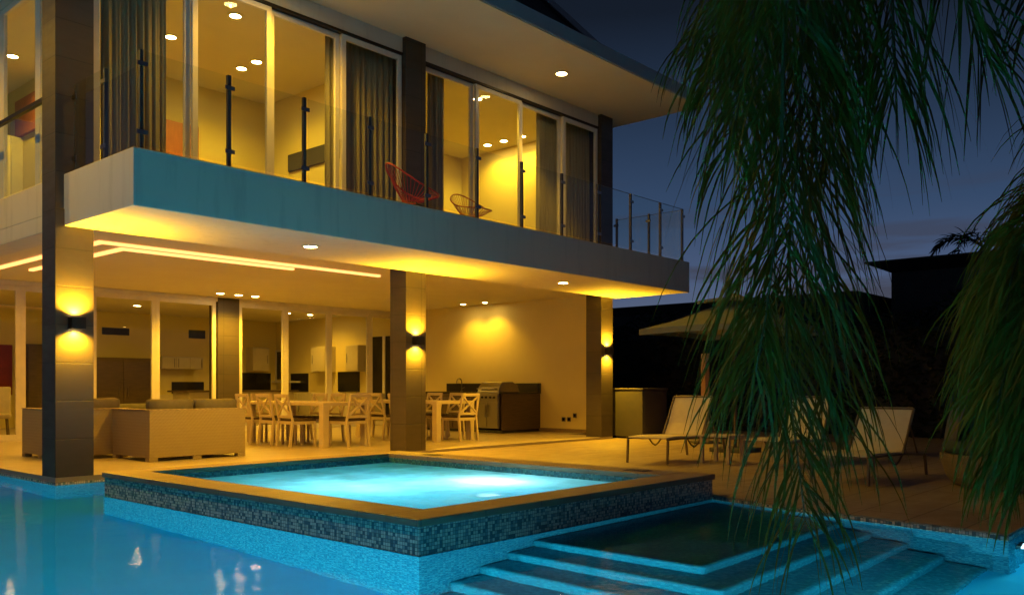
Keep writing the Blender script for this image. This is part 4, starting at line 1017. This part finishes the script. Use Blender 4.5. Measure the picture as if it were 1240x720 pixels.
def trunk(t, p0, p1, r0, r1):
    m = MB(); pts = []; rs = []
    for k in range(25):
        f = k/24; v = Vector(p0).lerp(Vector(p1), f); v += RT*(.25*math.sin(math.pi*f))
        pts.append(v); rs.append((r0*(1-f)+r1*f)*(1.06 if k % 2 else 1.0)*(1+.35*max(0,.12-f)/.12))
    m.tube(pts, rs, 14); m.build('trunk', M['trunk'], t, smooth=True)
DP = 4.2
crown = onD(1262,-520,DP)
palm = thing('palm_tree', 'large drooping palm hanging its leaves over the pool from above', 'palm tree', (5.5,.25,ZD))
trunk(palm, (5.5,.25,ZD+.001), tuple(crown), .15, .11)
def pf_(lst): return [crown]+[onD(x,y,d) for x,y,d in lst]
FR = [ # px, py, depth of the points each stem runs through; leaflet length, count, droop, spread
 ([(1130,-560,4.1),(1010,-330,4.0),(978,-60,3.95),(966,180,3.95),(952,400,3.98),(975,630,4.0)], 1.0, 166, .42, .50),
 ([(1120,-520,4.3),(1000,-320,4.3),(930,-120,4.3),(888,20,4.3),(862,110,4.3)], .70, 99, .55, .55),
 ([(1140,-540,4.0),(1020,-300,3.9),(945,-90,3.85),(905,70,3.85),(885,180,3.85)], .75, 89, .50, .5),
 ([(1150,-500,4.4),(1060,-300,4.4),(1020,-90,4.4),(1010,90,4.4),(1008,200,4.4)], .85, 96, .5, .45),
 ([(1180,-480,4.0),(1110,-280,3.9),(1080,-90,3.9),(1080,20,3.9),(1085,110,3.9)], 1.0, 60, .38, .4),
 ([(1200,-460,3.8),(1165,-280,3.6),(1150,-120,3.6),(1170,0,3.6),(1195,70,3.6)], .80, 35, .25, .35),
 ([(1150,-520,4.6),(1030,-330,4.7),(960,-130,4.7),(930,30,4.7),(915,150,4.7)], .80, 89, .5, .5),
 ([(1290,-460,3.8),(1290,-250,3.6),(1262,-80,3.6),(1245,40,3.6)], .6, 33, .3, .4),
 ([(1135,-545,3.9),(1000,-310,3.75),(955,-50,3.75),(945,200,3.8),(930,360,3.8),(915,450,3.8)], .90, 110, .45, .6),
 ([(1140,-540,4.2),(1030,-320,4.15),(985,-80,4.15),(985,120,4.15),(1000,340,4.15),(1026,520,4.15)], .95, 96, .45, .5),
 ([(1120,-530,4.5),(990,-330,4.5),(915,-130,4.5),(868,10,4.5),(846,60,4.5)], .62, 69, .6, .55),
 ([(1400,-560,4.6),(1550,-420,5.0),(1640,-160,5.2)], .7, 49, .25, .5),
 ([(1330,-600,4.9),(1420,-560,5.8),(1460,-300,6.4)], .7, 49, .25, .5),
 ([(1250,-640,3.5),(1300,-560,2.6),(1350,-260,2.2)], .7, 39, .25, .5),
]
for k, (pts, ll, n, dr, sp) in enumerate(FR): frond(pf_(pts), ll, n, dr, M['leaf'], palm, spread=sp, seedv=k+1, start=.28 if k < 11 else .12, wid=.0070)
# the lower palm on the right
crown2 = onD(1370,200,4.6)
palm2 = thing('palm_shrub', 'lower bright green palm drooping in front of the daybed', 'palm tree', (6.55,.30,ZD))
trunk(palm2, (6.55,.30,ZD+.001), tuple(crown2), .13, .09)
FR2 = [
 ([(1300,170,4.6),(1245,230,4.55),(1200,310,4.5),(1180,400,4.5)], .62, 110, .5, .55),
 ([(1310,190,4.7),(1255,250,4.7),(1215,340,4.7),(1198,440,4.7)], .60, 110, .5, .55),
 ([(1310,200,4.4),(1265,290,4.3),(1235,400,4.3),(1225,490,4.3)], .60, 110, .5, .5),
 ([(1320,140,4.5),(1255,200,4.3),(1215,280,4.2),(1200,370,4.2)], .60, 100, .5, .55),
 ([(1330,90,4.8),(1290,130,5.0),(1235,220,5.1),(1192,320,5.1)], .62, 100, .5, .6),
 ([(1320,240,4.5),(1280,330,4.5),(1252,440,4.5),(1240,540,4.5)], .60, 100, .5, .5),
 ([(1320,260,4.8),(1270,330,4.8),(1225,430,4.8),(1205,500,4.8)], .55, 100, .5, .5),
 ([(1300,200,4.2),(1245,330,4.1),(1200,450,4.05),(1188,550,4.05)], .60, 100, .5, .5),
 ([(1310,220,4.0),(1270,350,3.9),(1240,480,3.9),(1226,570,3.9)], .60, 100, .5, .5),
 ([(1300,160,4.8),(1225,250,4.7),(1180,360,4.7),(1168,450,4.7)], .55, 90, .5, .55),
 ([(1380,100,5.0),(1450,130,5.4),(1500,260,5.6)], .6, 40, .3, .5),
 ([(1400,120,4.4),(1480,160,4.2),(1540,300,4.1)], .6, 40, .3, .5),
]
for k, (pts, ll, n, dr, sp) in enumerate(FR2): frond([crown2]+[onD(x+14, y+42 if y < 420 else y+12, d) for x, y, d in pts], ll, n, dr, M['leaf2'], palm2, spread=sp, seedv=k+40, start=.2, wid=.008)
# far silhouette palm
p3 = onD(1192,300,34); far = thing('distant_palm', 'small palm silhouette above the dark roofs', 'palm tree', (p3.x,p3.y,-.08))
trunk(far, (p3.x,p3.y,-.079), tuple(p3), .18, .13)
for k in range(9):
    a = k*40+10; dv = Vector((math.cos(R(a)),math.sin(R(a)),0))
    frond([p3, p3+dv*.7+Vector((0,0,.45)), p3+dv*1.5+Vector((0,0,.35)), p3+dv*2.1+Vector((0,0,-.35))], .6, 26, .2, M['leafd'], far, seedv=80+k, wid=.03, rr=.03)

# ------------------------------------------------------------------ sky at dusk
w = bpy.data.worlds.new('World'); C.world = w; w.use_nodes = True
nt = w.node_tree; nt.nodes.clear()
out = nt.nodes.new('ShaderNodeOutputWorld')
tc = N(nt, 'ShaderNodeTexCoord'); sx = N(nt, 'ShaderNodeSeparateXYZ'); L(nt, tc.outputs['Generated'], sx.inputs[0])
cr = N(nt, 'ShaderNodeValToRGB'); L(nt, sx.outputs['Z'], cr.inputs[0])
e = cr.color_ramp.elements
stops = [(0,(.028,.036,.058)),(.06,(.092,.118,.190)),(.12,(.058,.090,.180)),(.19,(.030,.061,.132)),(.28,(.016,.033,.072)),(.39,(.0052,.0092,.0185)),(1,(.002,.004,.009))]
while len(e) < len(stops): e.new(.5)
for k, (p, c_) in enumerate(stops): e[k].position = p; e[k].color = (*c_, 1)
mp = N(nt, 'ShaderNodeMapping'); mp.inputs['Scale'].default_value = (2.2,2.2,26); L(nt, tc.outputs['Generated'], mp.inputs[0])
cn_ = N(nt, 'ShaderNodeTexNoise', Scale=1.6, Detail=6., Roughness=.55); L(nt, mp.outputs[0], cn_.inputs['Vector'])
band = N(nt, 'ShaderNodeMapRange'); band.inputs['From Min'].default_value = .24; band.inputs['From Max'].default_value = .12; L(nt, sx.outputs['Z'], band.inputs['Value'])
cm = N(nt, 'ShaderNodeMapRange'); cm.inputs['From Min'].default_value = .50; cm.inputs['From Max'].default_value = .62; L(nt, cn_.outputs['Fac'], cm.inputs['Value'])
col = mix_col(nt, math_(nt, 'MULTIPLY', math_(nt, 'MULTIPLY', band.outputs[0], cm.outputs[0]), .8), cr.outputs[0], (.040,.042,.066))
sky = N(nt, 'ShaderNodeTexSky', sky_type='NISHITA'); sky.sun_disc = False; sky.sun_elevation = R(-4); sky.sun_rotation = R(60)
b1 = N(nt, 'ShaderNodeBackground', Strength=1.0); L(nt, col, b1.inputs[0])
b2 = N(nt, 'ShaderNodeBackground', Strength=.05); L(nt, sky.outputs[0], b2.inputs[0])
ads = N(nt, 'ShaderNodeAddShader'); L(nt, b1.outputs[0], ads.inputs[0]); L(nt, b2.outputs[0], ads.inputs[1]); L(nt, ads.outputs[0], out.inputs[0])

# ------------------------------------------------------------------ camera and render
cd = bpy.data.cameras.new('camera'); cam = bpy.data.objects.new('camera', cd); COL.objects.link(cam)
cam.location = (0,0,1); cam.rotation_euler = (R(90), 0, YAW-R(90))
cd.sensor_width = 36; cd.lens = F/1240*36; cd.shift_y = (HY-360)/1240; cd.clip_start = .05; cd.clip_end = 1000
C.camera = cam
C.render.engine = 'CYCLES'
cy = C.cycles
cy.use_denoising = True
try: cy.denoiser = 'OPENIMAGEDENOISE'
except Exception: pass
cy.max_bounces = 9; cy.diffuse_bounces = 4; cy.glossy_bounces = 4; cy.transmission_bounces = 6; cy.transparent_max_bounces = 24
cy.caustics_reflective = False; cy.caustics_refractive = True; cy.blur_glossy = .6
cy.sample_clamp_indirect = 3.; cy.use_light_tree = True
vs_ = C.view_settings
vs_.view_transform = 'Standard'; vs_.look = 'None'; vs_.exposure = 0; vs_.gamma = 1; vs_.use_curve_mapping = False
